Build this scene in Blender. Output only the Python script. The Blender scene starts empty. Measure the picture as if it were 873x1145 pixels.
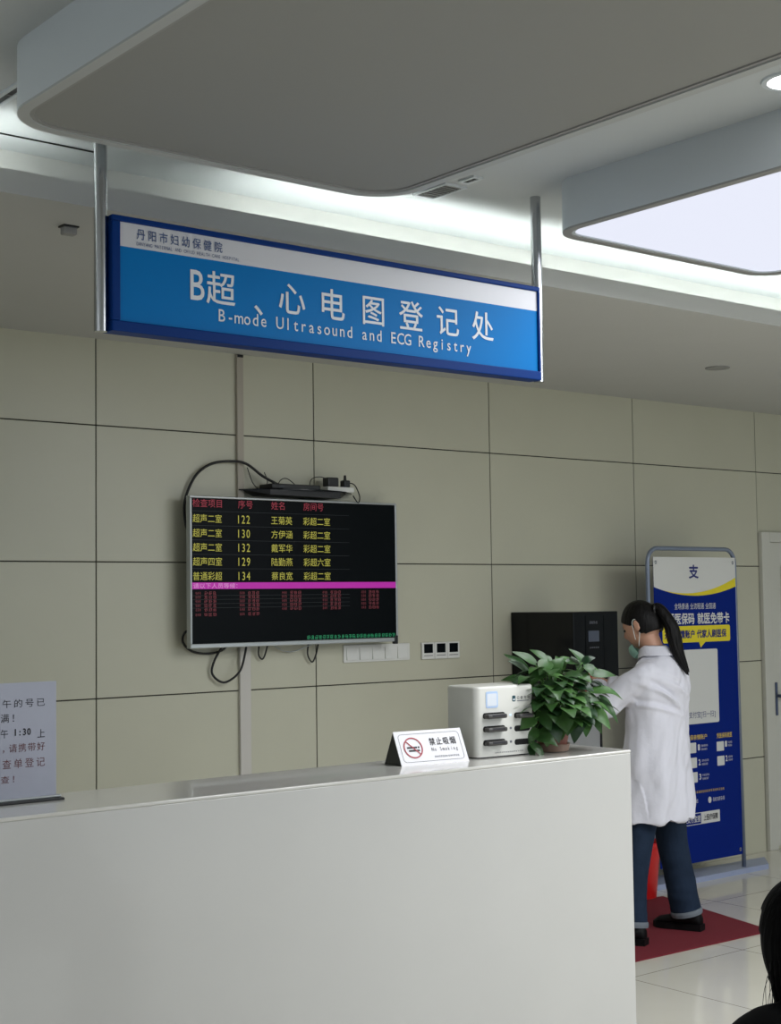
import bpy, bmesh, math, random
from mathutils import Vector, Matrix, noise
random.seed(7)
SC = bpy.context.scene
COL = SC.collection
PI = math.pi

# ------------------------------------------------------------------ materials
def lin(c):
    c = c / 255.0
    return c / 12.92 if c <= 0.04045 else ((c + 0.055) / 1.055) ** 2.4
def rgb(r, g, b): return (lin(r), lin(g), lin(b), 1.0)

def mat(name, col, rough=0.5, metal=0.0, spec=0.5, bump=0.0, bscale=40.0, var=0.0, vscale=4.0, stretch=None, coat=0.0, emit=None, estr=0.0):
    m = bpy.data.materials.new(name); m.use_nodes = True
    nt = m.node_tree; N = nt.nodes; L = nt.links
    b = N['Principled BSDF']
    b.inputs['Base Color'].default_value = col
    b.inputs['Roughness'].default_value = rough
    b.inputs['Metallic'].default_value = metal
    b.inputs['Specular IOR Level'].default_value = spec
    b.inputs['Coat Weight'].default_value = coat
    if emit:
        b.inputs['Emission Color'].default_value = emit
        b.inputs['Emission Strength'].default_value = estr
    tc = N.new('ShaderNodeTexCoord')
    mp = N.new('ShaderNodeMapping'); L.new(tc.outputs['Object'], mp.inputs['Vector'])
    if stretch: mp.inputs['Scale'].default_value = stretch
    if var > 0:
        n = N.new('ShaderNodeTexNoise'); n.inputs['Scale'].default_value = vscale; n.inputs['Detail'].default_value = 6
        L.new(mp.outputs['Vector'], n.inputs['Vector'])
        mx = N.new('ShaderNodeMixRGB')
        mx.inputs[1].default_value = tuple(c * (1 - var) for c in col[:3]) + (1,)
        mx.inputs[2].default_value = tuple(min(1, c * (1 + var)) for c in col[:3]) + (1,)
        L.new(n.outputs['Fac'], mx.inputs[0]); L.new(mx.outputs[0], b.inputs['Base Color'])
    if bump > 0:
        n2 = N.new('ShaderNodeTexNoise'); n2.inputs['Scale'].default_value = bscale; n2.inputs['Detail'].default_value = 4
        L.new(mp.outputs['Vector'], n2.inputs['Vector'])
        bp = N.new('ShaderNodeBump'); bp.inputs['Strength'].default_value = bump; bp.inputs['Distance'].default_value = 0.01
        L.new(n2.outputs['Fac'], bp.inputs['Height']); L.new(bp.outputs[0], b.inputs['Normal'])
    return m

M = {}
M['tile'] = mat('wall_tile', rgb(196, 194, 174), 0.34, var=0.05, vscale=2.5, bump=0.03, bscale=9)
M['grout'] = mat('grout', rgb(62, 60, 54), 0.9)
M['paint'] = mat('ceiling_paint', rgb(192, 196, 198), 0.75, bump=0.02, bscale=30)
M['soffit'] = mat('soffit_paint', rgb(196, 196, 193), 0.75, var=0.02)
M['fascia'] = mat('fascia_white', rgb(203, 209, 214), 0.55)
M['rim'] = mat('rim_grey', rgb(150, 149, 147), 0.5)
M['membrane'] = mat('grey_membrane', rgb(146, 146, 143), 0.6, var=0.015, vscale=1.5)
M['lit'] = mat('lit_diffuser', rgb(40, 40, 42), 0.5, spec=0.1, emit=(0.84, 0.87, 1.0, 1), estr=0.80)
M['led'] = mat('led_strip', rgb(230, 240, 235), 0.5, emit=(0.94, 1.0, 0.96, 1), estr=17.0)
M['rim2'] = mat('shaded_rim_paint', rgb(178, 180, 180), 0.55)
M['lamp'] = mat('lamp_glow', rgb(250, 250, 250), 0.5, emit=(1, 1, 1, 1), estr=6.0)
M['counter'] = mat('counter_stone', rgb(199, 198, 195), 0.22, var=0.035, vscale=3.0, coat=0.2)
M['counter_top'] = mat('counter_top_stone', rgb(208, 206, 200), 0.15, var=0.03, vscale=5.0, coat=0.3)
M['steel'] = mat('brushed_steel', rgb(190, 192, 195), 0.22, metal=1.0, bump=0.02, bscale=60, stretch=(1, 1, 30))
M['inox'] = mat('satin_steel', rgb(188, 188, 190), 0.35, metal=0.6)
M['navy'] = mat('sign_frame_blue', rgb(5, 50, 118), 0.45, spec=0.1)
M['signblue'] = mat('sign_face_blue', rgb(0, 114, 186), 0.45, spec=0.1)
M['signwhite'] = mat('sign_band_white', rgb(206, 206, 212), 0.35)
M['white_ink'] = mat('white_lettering', rgb(222, 226, 232), 0.5, spec=.2)
M['blue_ink'] = mat('slate_lettering', rgb(62, 84, 130), 0.5)
M['black'] = mat('black_plastic', rgb(20, 20, 22), 0.4)
M['gloss_black'] = mat('black_glass', rgb(11, 13, 15), 0.16, spec=0.25)
M['screen'] = mat('dark_screen', rgb(5, 10, 13), 0.3, spec=0.08)
M['cable'] = mat('black_cable', rgb(16, 16, 16), 0.5)
M['silver'] = mat('silver_bezel', rgb(178, 182, 182), 0.3, metal=0.5)
M['white_plastic'] = mat('white_plastic', rgb(222, 222, 217), 0.35)
M['pvc'] = mat('pvc_trunking', rgb(203, 199, 192), 0.5)
M['trunk_old'] = mat('aged_trunking', rgb(176, 168, 154), 0.5)
M['device'] = mat('device_white', rgb(226, 225, 218), 0.3, coat=0.2)
M['bank'] = mat('power_bank_grey', rgb(66, 64, 62), 0.4)
M['slot'] = mat('slot_black', rgb(5, 5, 5), 0.8)
M['sticker'] = mat('pale_blue_sticker', rgb(190, 214, 250), 0.4)
M['sticker_white'] = mat('white_sticker', rgb(232, 238, 248), 0.4)
M['card'] = mat('white_card', rgb(226, 224, 228), 0.25, coat=0.2)
M['card_dark'] = mat('dark_card_side', rgb(30, 34, 34), 0.35)
M['ink'] = mat('dark_ink', rgb(48, 46, 52), 0.6)
M['grey_ink'] = mat('grey_ink', rgb(120, 122, 130), 0.6)
M['red_ink'] = mat('red_ink', rgb(178, 62, 74), 0.5)
M['brown_ink'] = mat('brown_red_ink', rgb(112, 72, 76), 0.6)
M['paper'] = mat('notice_paper', rgb(166, 168, 182), 0.3, var=0.03, vscale=18, coat=0.3)
M['teal'] = mat('teal_ink', rgb(20, 72, 84), 0.5)
M['banner_blue'] = mat('banner_blue', rgb(0, 32, 118), 0.5, spec=0.12)
M['banner_white'] = mat('banner_white', rgb(212, 212, 208), 0.45)
M['banner_yellow'] = mat('banner_yellow', rgb(226, 208, 38), 0.45)
M['banner_ink'] = mat('banner_navy_ink', rgb(28, 36, 108), 0.5)
M['gold'] = mat('gold_ink', rgb(206, 178, 90), 0.5)
M['tube'] = mat('grey_blue_tube', rgb(128, 138, 156), 0.35, metal=0.3)
M['base_blue'] = mat('grey_blue_base', rgb(156, 166, 194), 0.4)
M['door'] = mat('door_white', rgb(205, 204, 194), 0.45)
M['handle'] = mat('door_handle_steel', rgb(96, 106, 130), 0.3, metal=0.7)
M['rug'] = mat('red_mat', rgb(118, 26, 40), 0.95, bump=0.5, bscale=400, var=0.12, vscale=200)
M['bin'] = mat('red_plastic', rgb(206, 34, 34), 0.35)
M['coat'] = mat('white_coat_cloth', rgb(222, 221, 230), 0.8, spec=.2, bump=0.25, bscale=26)
M['jeans'] = mat('denim', rgb(36, 48, 66), 0.9, spec=0.1, var=0.3, vscale=14, bump=0.15, bscale=60)
M['cuff'] = mat('denim_cuff', rgb(112, 120, 128), 0.85, var=0.1, vscale=30)
M['shoe'] = mat('black_shoe', rgb(10, 10, 12), 0.6, spec=0.2)
M['skin'] = mat('skin', rgb(196, 148, 124), 0.5, var=0.04, vscale=20)
M['hair'] = mat('black_hair', rgb(11, 9, 9), 0.5, spec=0.2, bump=0.6, bscale=60, stretch=(1, 1, 0.06))
M['hair2'] = mat('black_long_hair', rgb(4, 4, 5), 0.7, spec=0.06, bump=0.5, bscale=60, stretch=(1, 1, 0.06))
M['mask'] = mat('green_mask', rgb(150, 196, 180), 0.7)
M['strap'] = mat('mask_strap', rgb(220, 230, 226), 0.7)
M['jacket'] = mat('black_jacket', rgb(10, 10, 11), 0.8, spec=0.1)
M['trouser'] = mat('dark_trousers', rgb(22, 22, 26), 0.85)
M['redcup'] = mat('red_cup', rgb(186, 40, 44), 0.35)
M['pot'] = mat('red_brown_pot', rgb(136, 84, 72), 0.45, var=0.1, vscale=20)
M['potpale'] = mat('pale_pot_base', rgb(146, 120, 106), 0.35)
M['soil'] = mat('soil', rgb(44, 34, 26), 0.95, bump=0.6, bscale=80)
M['stem'] = mat('plant_stem', rgb(84, 128, 58), 0.5)

def leaf_material(name, c1, c2):
    m = bpy.data.materials.new(name); m.use_nodes = True
    nt = m.node_tree; N = nt.nodes; L = nt.links; b = N['Principled BSDF']
    b.inputs['Roughness'].default_value = 0.36
    g = N.new('ShaderNodeNewGeometry')
    mx = N.new('ShaderNodeMixRGB'); mx.inputs[1].default_value = c1; mx.inputs[2].default_value = c2
    L.new(g.outputs['Random Per Island'], mx.inputs[0])
    tc = N.new('ShaderNodeTexCoord'); n = N.new('ShaderNodeTexNoise'); n.inputs['Scale'].default_value = 45
    L.new(tc.outputs['Object'], n.inputs['Vector'])
    m2 = N.new('ShaderNodeMixRGB'); m2.blend_type = 'OVERLAY'; m2.inputs[0].default_value = 0.25
    L.new(mx.outputs[0], m2.inputs[1]); L.new(n.outputs['Color'], m2.inputs[2])
    hs = N.new('ShaderNodeHueSaturation'); hs.inputs['Saturation'].default_value = 0.95
    L.new(m2.outputs[0], hs.inputs['Color']); L.new(hs.outputs[0], b.inputs['Base Color'])
    b.inputs['Transmission Weight'].default_value = 0.0
    b.inputs['Subsurface Weight'].default_value = 0.0
    return m
M['leaf'] = leaf_material('pothos_leaf', rgb(20, 54, 26), rgb(70, 112, 50))

def floor_material():
    m = bpy.data.materials.new('polished_floor_tile'); m.use_nodes = True
    nt = m.node_tree; N = nt.nodes; L = nt.links; b = N['Principled BSDF']
    b.inputs['Roughness'].default_value = 0.07
    b.inputs['Specular IOR Level'].default_value = 0.6
    tc = N.new('ShaderNodeTexCoord'); sx = N.new('ShaderNodeSeparateXYZ'); L.new(tc.outputs['Object'], sx.inputs[0])
    def mth(op, a, v=None, link=None):
        n = N.new('ShaderNodeMath'); n.operation = op
        L.new(a, n.inputs[0])
        if link is not None: L.new(link, n.inputs[1])
        elif v is not None: n.inputs[1].default_value = v
        return n.outputs[0]
    S = 0.757
    def dist(axis, off):
        a = mth('ADD', sx.outputs[axis], -off); a = mth('DIVIDE', a, S); a = mth('ADD', a, 50.5)
        a = mth('FRACT', a); a = mth('SUBTRACT', a, 0.5); a = mth('ABSOLUTE', a); return mth('MULTIPLY', a, S)
    d = mth('MINIMUM', dist(0, 4.71), link=dist(1, 4.295))
    g = mth('LESS_THAN', d, 0.0022)
    n = N.new('ShaderNodeTexNoise'); n.inputs['Scale'].default_value = 1.6; n.inputs['Detail'].default_value = 8
    L.new(tc.outputs['Object'], n.inputs['Vector'])
    mx = N.new('ShaderNodeMixRGB'); mx.inputs[1].default_value = rgb(212, 208, 194); mx.inputs[2].default_value = rgb(226, 222, 210)
    L.new(n.outputs['Fac'], mx.inputs[0])
    m2 = N.new('ShaderNodeMixRGB'); m2.inputs[2].default_value = rgb(120, 112, 98)
    L.new(g, m2.inputs[0]); L.new(mx.outputs[0], m2.inputs[1]); L.new(m2.outputs[0], b.inputs['Base Color'])
    return m
M['floor'] = floor_material()

def emit_mat(name, col, s):
    m = bpy.data.materials.new(name); m.use_nodes = True
    b = m.node_tree.nodes['Principled BSDF']
    b.inputs['Base Color'].default_value = (0.01, 0.01, 0.01, 1)
    b.inputs['Emission Color'].default_value = col; b.inputs['Emission Strength'].default_value = s
    return m
M['px_yellow'] = emit_mat('screen_yellow', rgb(178, 174, 66), 0.7)
M['px_red'] = emit_mat('screen_red', rgb(140, 34, 52), 0.75)
M['px_dimred'] = emit_mat('screen_dim_red', rgb(112, 32, 44), 0.6)
M['px_magenta'] = emit_mat('screen_magenta', rgb(168, 14, 152), 0.8)
M['px_pink'] = emit_mat('screen_pink', rgb(210, 150, 200), 0.8)
M['px_green'] = emit_mat('screen_green', rgb(20, 130, 84), 0.8)
M['px_line'] = emit_mat('screen_line', rgb(30, 36, 40), 0.6)
M['px_blue'] = emit_mat('indicator_blue', rgb(215, 235, 255), 1.0)
M['px_grey'] = emit_mat('display_grey', rgb(62, 70, 84), 0.5)

# ------------------------------------------------------------------ mesh helpers
class MB:
    def __init__(s): s.v = []; s.f = []
    def add(s, vs, fs, mtx=None):
        o = len(s.v)
        s.v += [tuple(mtx @ Vector(p)) if mtx else tuple(p) for p in vs]
        s.f += [tuple(i + o for i in f) for f in fs]
        return s
    def box(s, x0, x1, y0, y1, z0, z1, bev=0.0, seg=2, mtx=None):
        if bev > 0:
            bm = bmesh.new(); bmesh.ops.create_cube(bm, size=1)
            for v in bm.verts:
                v.co = ((x0 + x1) / 2 + v.co.x * (x1 - x0), (y0 + y1) / 2 + v.co.y * (y1 - y0), (z0 + z1) / 2 + v.co.z * (z1 - z0))
            bmesh.ops.bevel(bm, geom=bm.edges[:], offset=bev, segments=seg, affect='EDGES', profile=0.5)
            return s.bm(bm, mtx)
        vs = [(x, y, z) for z in (z0, z1) for y in (y0, y1) for x in (x0, x1)]
        return s.add(vs, [(0, 2, 3, 1), (4, 5, 7, 6), (0, 1, 5, 4), (2, 6, 7, 3), (0, 4, 6, 2), (1, 3, 7, 5)], mtx)
    def bm(s, bm, mtx=None):
        bm.verts.index_update()
        s.add([v.co.copy() for v in bm.verts], [[v.index for v in f.verts] for f in bm.faces], mtx); bm.free(); return s
    def prism(s, poly, a0, a1, axis='z', mtx=None):
        n = len(poly)
        def P(p, a):
            return (p[0], p[1], a) if axis == 'z' else ((p[0], a, p[1]) if axis == 'y' else (a, p[0], p[1]))
        vs = [P(p, a0) for p in poly] + [P(p, a1) for p in poly]
        fs = [tuple(range(n))[::-1], tuple(range(n, 2 * n))] + [(i, (i + 1) % n, n + (i + 1) % n, n + i) for i in range(n)]
        return s.add(vs, fs, mtx)
    def ring(s, outer, inner, a0, a1, axis='z'):
        n = len(outer)
        def P(p, a): return (p[0], p[1], a) if axis == 'z' else (p[0], a, p[1])
        vs = [P(p, a) for a in (a0, a1) for q in (outer, inner) for p in q]
        fs = []
        for i in range(n):
            j = (i + 1) % n
            fs += [(i, j, n + j, n + i), (2 * n + i, 3 * n + i, 3 * n + j, 2 * n + j), (i, 2 * n + i, 2 * n + j, j), (n + i, n + j, 3 * n + j, 3 * n + i)]
        return s.add(vs, fs)
    def flat(s, poly, y):                                   # a flat outline facing -Y
        s.add([(p[0], y, p[1]) for p in poly], [tuple(range(len(poly)))]); return s
    def lathe(s, prof, seg=28, c=(0, 0, 0), mtx=None, cap=True):
        vs, fs = [], []
        for r, z in prof:
            for k in range(seg):
                a = 2 * PI * k / seg; vs.append((c[0] + r * math.cos(a), c[1] + r * math.sin(a), c[2] + z))
        for i in range(len(prof) - 1):
            for k in range(seg):
                k2 = (k + 1) % seg; fs.append((i * seg + k, i * seg + k2, (i + 1) * seg + k2, (i + 1) * seg + k))
        if cap: fs.append(tuple(range(seg))[::-1]); fs.append(tuple((len(prof) - 1) * seg + k for k in range(seg)))
        return s.add(vs, fs, mtx)
    def tube(s, pts, rad, seg=8, sub=6, cap=True):
        P = [Vector(p) for p in pts]; rr = rad if isinstance(rad, (list, tuple)) else [rad] * len(P)
        Q, RR = [], []
        n = len(P)
        for i in range(n - 1):
            p0 = P[max(i - 1, 0)]; p1 = P[i]; p2 = P[i + 1]; p3 = P[min(i + 2, n - 1)]
            for k in range(sub):
                t = k / sub
                Q.append(0.5 * ((2 * p1) + (p2 - p0) * t + (2 * p0 - 5 * p1 + 4 * p2 - p3) * t * t + (3 * p1 - p0 - 3 * p2 + p3) * t ** 3))
                RR.append(rr[i] + (rr[i + 1] - rr[i]) * t)
        Q.append(P[-1]); RR.append(rr[-1])
        vs, fs = [], []
        up = Vector((0, 0, 1)); d0 = (Q[1] - Q[0]).normalized()
        if abs(d0.dot(up)) > 0.95: up = Vector((1, 0, 0))
        a = d0.cross(up).normalized()
        for i, q in enumerate(Q):
            d = (Q[min(i + 1, len(Q) - 1)] - Q[max(i - 1, 0)]).normalized()
            a = (a - d * a.dot(d)).normalized(); b = d.cross(a)
            for k in range(seg):
                t = 2 * PI * k / seg; vs.append(q + (a * math.cos(t) + b * math.sin(t)) * RR[i])
        for i in range(len(Q) - 1):
            for k in range(seg):
                k2 = (k + 1) % seg; fs.append((i * seg + k, i * seg + k2, (i + 1) * seg + k2, (i + 1) * seg + k))
        if cap:
            fs.append(tuple(range(seg))[::-1]); fs.append(tuple((len(Q) - 1) * seg + k for k in range(seg)))
        return s.add(vs, fs)
    def loft(s, rings, cap=True):
        n = len(rings[0]); vs = [p for r in rings for p in r]; fs = []
        for i in range(len(rings) - 1):
            for k in range(n):
                k2 = (k + 1) % n; fs.append((i * n + k, i * n + k2, (i + 1) * n + k2, (i + 1) * n + k))
        if cap:
            fs.append(tuple(range(n))[::-1]); fs.append(tuple((len(rings) - 1) * n + k for k in range(n)))
        return s.add(vs, fs)
    def build(s, name, m, parent=None, smooth=False, loc=None, recalc=True):
        me = bpy.data.meshes.new(name); me.from_pydata(s.v, [], s.f); me.validate()
        if recalc:
            bm = bmesh.new(); bm.from_mesh(me); bmesh.ops.recalc_face_normals(bm, faces=bm.faces); bm.to_mesh(me); bm.free()
        me.materials.append(m)
        if smooth:
            for p in me.polygons: p.use_smooth = True
            if smooth == 'auto':
                me.set_sharp_from_angle(angle=math.radians(40))
        o = bpy.data.objects.new(name, me); COL.objects.link(o)
        if parent: o.parent = parent
        if loc: o.location = loc
        return o

def thing(name, label, cat, loc=(0, 0, 0), rz=0.0, group=None):
    o = bpy.data.objects.new(name, None); COL.objects.link(o); o.empty_display_size = 0.1
    o.location = loc; o.rotation_euler = (0, 0, rz)
    return tag(o, label, cat, group)
def tag(o, label, cat, group=None):
    o['label'] = label; o['category'] = cat
    if group: o['group'] = group
    return o
def structure(o, label=None):
    o['kind'] = 'structure'
    if label: o['label'] = label
    return o

def rrect(x0, x1, y0, y1, r, n=8):
    out = []
    for cx, cy, a0 in ((x1 - r, y1 - r, 0), (x0 + r, y1 - r, 90), (x0 + r, y0 + r, 180), (x1 - r, y0 + r, 270)):
        for k in range(n + 1):
            a = math.radians(a0 + 90 * k / n); out.append((cx + r * math.cos(a), cy + r * math.sin(a)))
    return out

# ------------------------------------------------------------------ lettering
_gl = {}
def glyph(s):
    if s in _gl: return _gl[s]
    cu = bpy.data.curves.new('g', 'FONT'); cu.body = s; cu.size = 1.0; cu.resolution_u = 3
    o = bpy.data.objects.new('g', cu); COL.objects.link(o)
    dg = bpy.context.evaluated_depsgraph_get(); dg.update()
    me = bpy.data.meshes.new_from_object(o.evaluated_get(dg))
    vs = [(v.co.x, v.co.y) for v in me.vertices]; fs = [tuple(p.vertices) for p in me.polygons]
    bpy.data.objects.remove(o); bpy.data.curves.remove(cu); bpy.data.meshes.remove(me)
    _gl[s] = (vs, fs); return _gl[s]
def is_cjk(c): return ord(c) > 0x2E80
def layout(s, cell=1.0, half=0.5, narrow=1.0):
    """flat glyphs laid out in cells -> verts (u, v), faces"""
    V, F = [], []; x = 0.0
    for c in s:
        w = cell if is_cjk(c) else half
        if c != ' ':
            vs, fs = glyph(c)
            if vs:
                us = [p[0] for p in vs]; mid = (min(us) + max(us)) / 2
                k = narrow if not is_cjk(c) else 1.0
                if is_cjk(c): off = x + w / 2 - 0.5 ; f2 = lambda p: p + off
                else: f2 = lambda p: (p - mid) * k + x + w / 2
                if c in '、，': f2 = lambda p: p - mid + x + w / 2
                o = len(V); V += [(f2(p[0]), p[1]) for p in vs]; F += [tuple(i + o for i in f) for f in fs]
        x += w
    return V, F
def bold(V, F, d):
    """thicken strokes by laying offset copies"""
    if d <= 0: return V, F
    V2, F2 = [], []
    for dx, dy in ((0, 0), (d, 0), (-d, 0), (0, d), (0, -d)):
        o = len(V2); V2 += [(u + dx, v + dy) for u, v in V]; F2 += [tuple(i + o for i in f) for f in F]
    return V2, F2
def lettering(s, u0, u1, v0, v1, y, m, parent, cell=1.0, half=0.5, narrow=1.0, heavy=0.0, mtx=None, name='lettering', shear=0.0):
    """text fitted to the rectangle u0..u1 x v0..v1 on a face looking along -Y"""
    V, F = layout(s, cell, half, narrow); nb = len(V); V, F = bold(V, F, heavy)
    a0 = min(p[0] for p in V); a1 = max(p[0] for p in V); b0 = min(p[1] for p in V); b1 = max(p[1] for p in V)
    b = MB()
    pts = [(u0 + (p[0] - a0) / (a1 - a0) * (u1 - u0), y - .00006 * (i // nb), v0 + (p[1] - b0) / max(1e-6, b1 - b0) * (v1 - v0)) for i, p in enumerate(V)]
    b.add(pts, F, mtx)
    return b.build(name, m, parent, recalc=False)
def glyph_at(b, c, u, v, em, y, w=1.0, heavy=0.0):
    V, F = glyph(c); nb = len(V); V, F = bold(V, F, heavy)
    a = (min(p[0] for p in V) + max(p[0] for p in V)) / 2; q = (min(p[1] for p in V) + max(p[1] for p in V)) / 2
    if is_cjk(c): q = 0.38
    b.add([(u + (p[0] - a) * em * w, y - .00006 * (i // nb), v + (p[1] - q) * em) for i, p in enumerate(V)], F)
def scribble(b, u0, u1, v0, v1, y, n, rnd):
    """blurred unreadable characters: n clusters of short strokes"""
    w = (u1 - u0) / n; h = v1 - v0
    for i in range(n):
        a = u0 + i * w + w * 0.08; c = a + w * 0.84
        for k in range(3):
            z = v0 + h * (0.06 + 0.4 * k + rnd.uniform(-.05, .05)); t = h * 0.13
            p, q = a + rnd.uniform(0, .25) * w, c - rnd.uniform(0, .25) * w
            b.flat([(p, z), (q, z), (q, z + t), (p, z + t)], y)
        for k in range(2):
            x = a + w * (0.15 + .45 * k + rnd.uniform(-.1, .1)); t = w * 0.14
            z0, z1 = v0 + h * rnd.uniform(0, .35), v1 - h * rnd.uniform(0, .3)
            b.flat([(x, z0), (x + t, z0), (x + t, z1), (x, z1)], y)
def rect(u0, u1, v0, v1): return [(u0, v0), (u1, v0), (u1, v1), (u0, v1)]

# ------------------------------------------------------------------ the room
YW = 5.832            # face of the tiled wall
ZU, ZS, ZB = 3.00, 2.78, 2.828   # upper ceiling, soffit, underside of the dropped boxes
YE = 3.895            # edge of the soffit
fl = MB().box(-6, 12, -6, YW + .2, -0.1, 0).build('floor', M['floor']); structure(fl, 'polished cream floor tiles')
xs = [-6] + [3.029 - 1.166 * k for k in range(7, 0, -1)] + [3.029, 4.212, 5.384, 6.535, 7.693, 8.86, 10.03, 11.2, 12]
zs = [0, 0.588, 1.193, 1.791, 2.394, 2.79]
wl = MB(); g = 0.0028
for i in range(len(xs) - 1):
    for j in range(len(zs) - 1):
        if 7.69 < (xs[i] + xs[i + 1]) / 2 < 8.86 and False: continue
        wl.box(xs[i] + g, xs[i + 1] - g, YW, YW + .03, zs[j] + (g if j else 0), zs[j + 1] - g, bev=0.0012, seg=1)
wall = wl.build('wall_back', M['tile']); structure(wall, 'beige tiled wall')
gb = MB().box(-6, 12, YW + .004, YW + .2, 0, 3.0).build('grout_backing', M['grout'], wall)
wr = MB().box(12, 12.15, -6, YW + .2, 0, 3.0).build('wall_right', M['paint']); structure(wr)
wl2 = MB().box(-4.15, -4.0, -6, YW + .2, 0, 1.8).build('wall_left_blocker', M['paint']); structure(wl2)  # unseen, added to block side light; low so sky reaches fascia and ceiling
wf = MB().box(-4, 2.6, -6.15, -6.0, 0, 3.0).build('wall_front_blocker', M['paint']); structure(wf)  # unseen part wall, added so daylight comes in from the right
up = MB().box(-6, 12, -6, YW + .2, ZU, ZU + .12).build('ceiling', M['paint']); structure(up, 'upper painted ceiling')
so = MB()
so.box(-6, 12, YE, YE + .035, ZS, 2.85)                       # front lip
so.box(-6, 12, YE + .035, YE + .29, ZS, ZS + .02)             # trough
so.box(-6, 12, YE + .29, YW + .2, ZS, ZU)                     # body
so = so.build('ceiling', M['soffit']); structure(so, 'lower soffit along the tiled wall')
def led(x0, x1, label):
    t = MB().box(x0, x1, YE + .06, YE + .085, ZS + .021, ZS + .032).build('led_strip', M['led'])
    return tag(t, label, 'light strip')
led(-5.5, 1.86, 'white LED strip glowing in the ceiling cove left of the hanging sign')
led(2.62, 11.5, 'white LED strip glowing in the ceiling cove from behind the sign to the right')

# dropped ceiling boxes
def dropped_box(name, label, x0, x1, y0, y1, r, lit):
    t = thing(name, label, 'ceiling light' if lit else 'ceiling panel', ((x0 + x1) / 2, (y0 + y1) / 2, ZB))
    w, d = (x1 - x0) / 2, (y1 - y0) / 2
    H = ZU - ZB
    rim = 0.030
    b = MB().ring(rrect(-w, w, -d, d, r), rrect(-w + .012, w - .012, -d + .012, d - .012, r - .012), 0.006, H)
    b.build('fascia', M['fascia'], t, smooth='auto')
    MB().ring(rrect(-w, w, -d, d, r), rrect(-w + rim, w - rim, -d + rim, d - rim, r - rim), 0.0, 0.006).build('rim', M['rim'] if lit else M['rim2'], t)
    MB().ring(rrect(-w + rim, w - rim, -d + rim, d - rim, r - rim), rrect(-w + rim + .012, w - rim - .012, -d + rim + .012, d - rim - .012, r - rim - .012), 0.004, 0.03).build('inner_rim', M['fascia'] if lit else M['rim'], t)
    e = rim + .012
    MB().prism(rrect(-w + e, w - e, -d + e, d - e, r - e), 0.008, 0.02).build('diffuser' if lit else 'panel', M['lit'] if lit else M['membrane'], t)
    return t
dropped_box('ceiling_panel_box', 'unlit grey rounded box dropped from the ceiling, above the hanging sign', 1.525, 2.80, 0.7, 3.475, 0.16, False)
dropped_box('ceiling_light_box', 'lit white rounded light box dropped from the ceiling at upper right', 3.485, 4.66, 0.7, 3.468, 0.12, True)

# ceiling fittings
def vent(x0, x1, y0, y1, n, label):
    t = thing('air_vent', label, 'vent', ((x0 + x1) / 2, (y0 + y1) / 2, ZU))
    w, d = (x1 - x0) / 2, (y1 - y0) / 2
    MB().box(-w, w, -d, d, -0.004, 0.0).build('backing', M['black'], t)
    MB().ring(rrect(-w - .012, w + .012, -d - .012, d + .012, .002, 2), rrect(-w, w, -d, d, .001, 2), -0.007, 0.0).build('vent_frame', M['fascia'], t)
    for k in range(n):
        y = -d + 2 * d * (k + .5) / n
        MB().box(-w, w, y - .0015, y + .0015, -0.006, -0.003).build('slat', M['rim'], t)
    return t
vent(3.20, 3.275, 3.66, 3.81, 8, 'small louvred air vent in the ceiling beside the unlit box')
vent(3.225, 3.245, 3.545, 3.60, 1, 'short dark slot vent in the ceiling nearest the right sign rod')
vent(1.655, 1.675, 3.56, 3.86, 1, 'narrow dark slot vent in the ceiling at the far left')
tag(MB().tube([(0.9, 4.04, ZU - .003), (1.7, 4.037, ZU - .003), (2.0, 4.037, ZU - .003), (2.12, 4.04, ZU - .003)], 0.0025, 6).build('ceiling_wire', M['cable']), 'thin dark wire along the cove ceiling at upper left', 'wire')
def downlight(loc, r, on, label):
    t = thing('downlight', label, 'ceiling light', loc)
    MB().lathe([(r, -.006), (r * 1.02, 0), (r * .82, 0), (r * .80, -.006), (r, -.006)], 32, cap=False).build('trim_ring', M['fascia'] if on else M['rim'], t, smooth='auto')
    MB().lathe([(r * .81, -.005), (r * .81, -.001)], 32).build('lamp_lens', M['lamp'] if on else M['rim'], t)
downlight((3.31, 2.36, ZU), 0.075, True, 'lit round downlight in the ceiling between the two dropped boxes')
downlight((6.028, 4.792, ZS), 0.062, False, 'unlit round downlight in the soffit above the banner')
t = thing('ceiling_sensor', 'small grey sensor fixed under the soffit left of the sign rod', 'sensor', (2.055, 4.135, ZS))
MB().box(-.022, .022, -.016, .016, -.028, -.004, bev=.004).build('sensor_body', M['rim'], t)
MB().box(-.026, .026, -.02, .02, -.005, 0.0).build('mount_plate', M['black'], t)

# door at the right end of the wall
d1 = thing('door_1', 'white panelled door in the tiled wall at right edge', 'door', (7.695, YW, 0)); d1['kind'] = 'structure'
fr = MB()
fr.box(0, .085, -.03, .0, 0, 2.01, bev=.004); fr.box(.085, 1.0, -.03, .0, 1.945, 2.01, bev=.004); fr.box(.915, 1.0, -.03, .0, 0, 1.945, bev=.004)
fr.build('door_frame', M['door'], d1)
dp = MB().box(.088, .912, -.012, -.001, .02, 1.942)
for z0, z1 in ((.15, .78), (.98, 1.80)):
    poly = rrect(.20, .80, z0, z1, .03, 4)
    inn = rrect(.225, .775, z0 + .025, z1 - .025, .02, 4)
    dp.ring(poly, inn, -.022, -.012, axis='y')
dp.build('door_panel', M['door'], d1)
hd = MB().box(.112, .132, -.022, -.012, .84, 1.05, bev=.004)
hd.box(.112, .13, -.07, -.02, .955, .975, bev=.004); hd.box(.112, .25, -.078, -.062, .953, .977, bev=.006)
hd.build('door_handle', M['handle'], d1)

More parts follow.
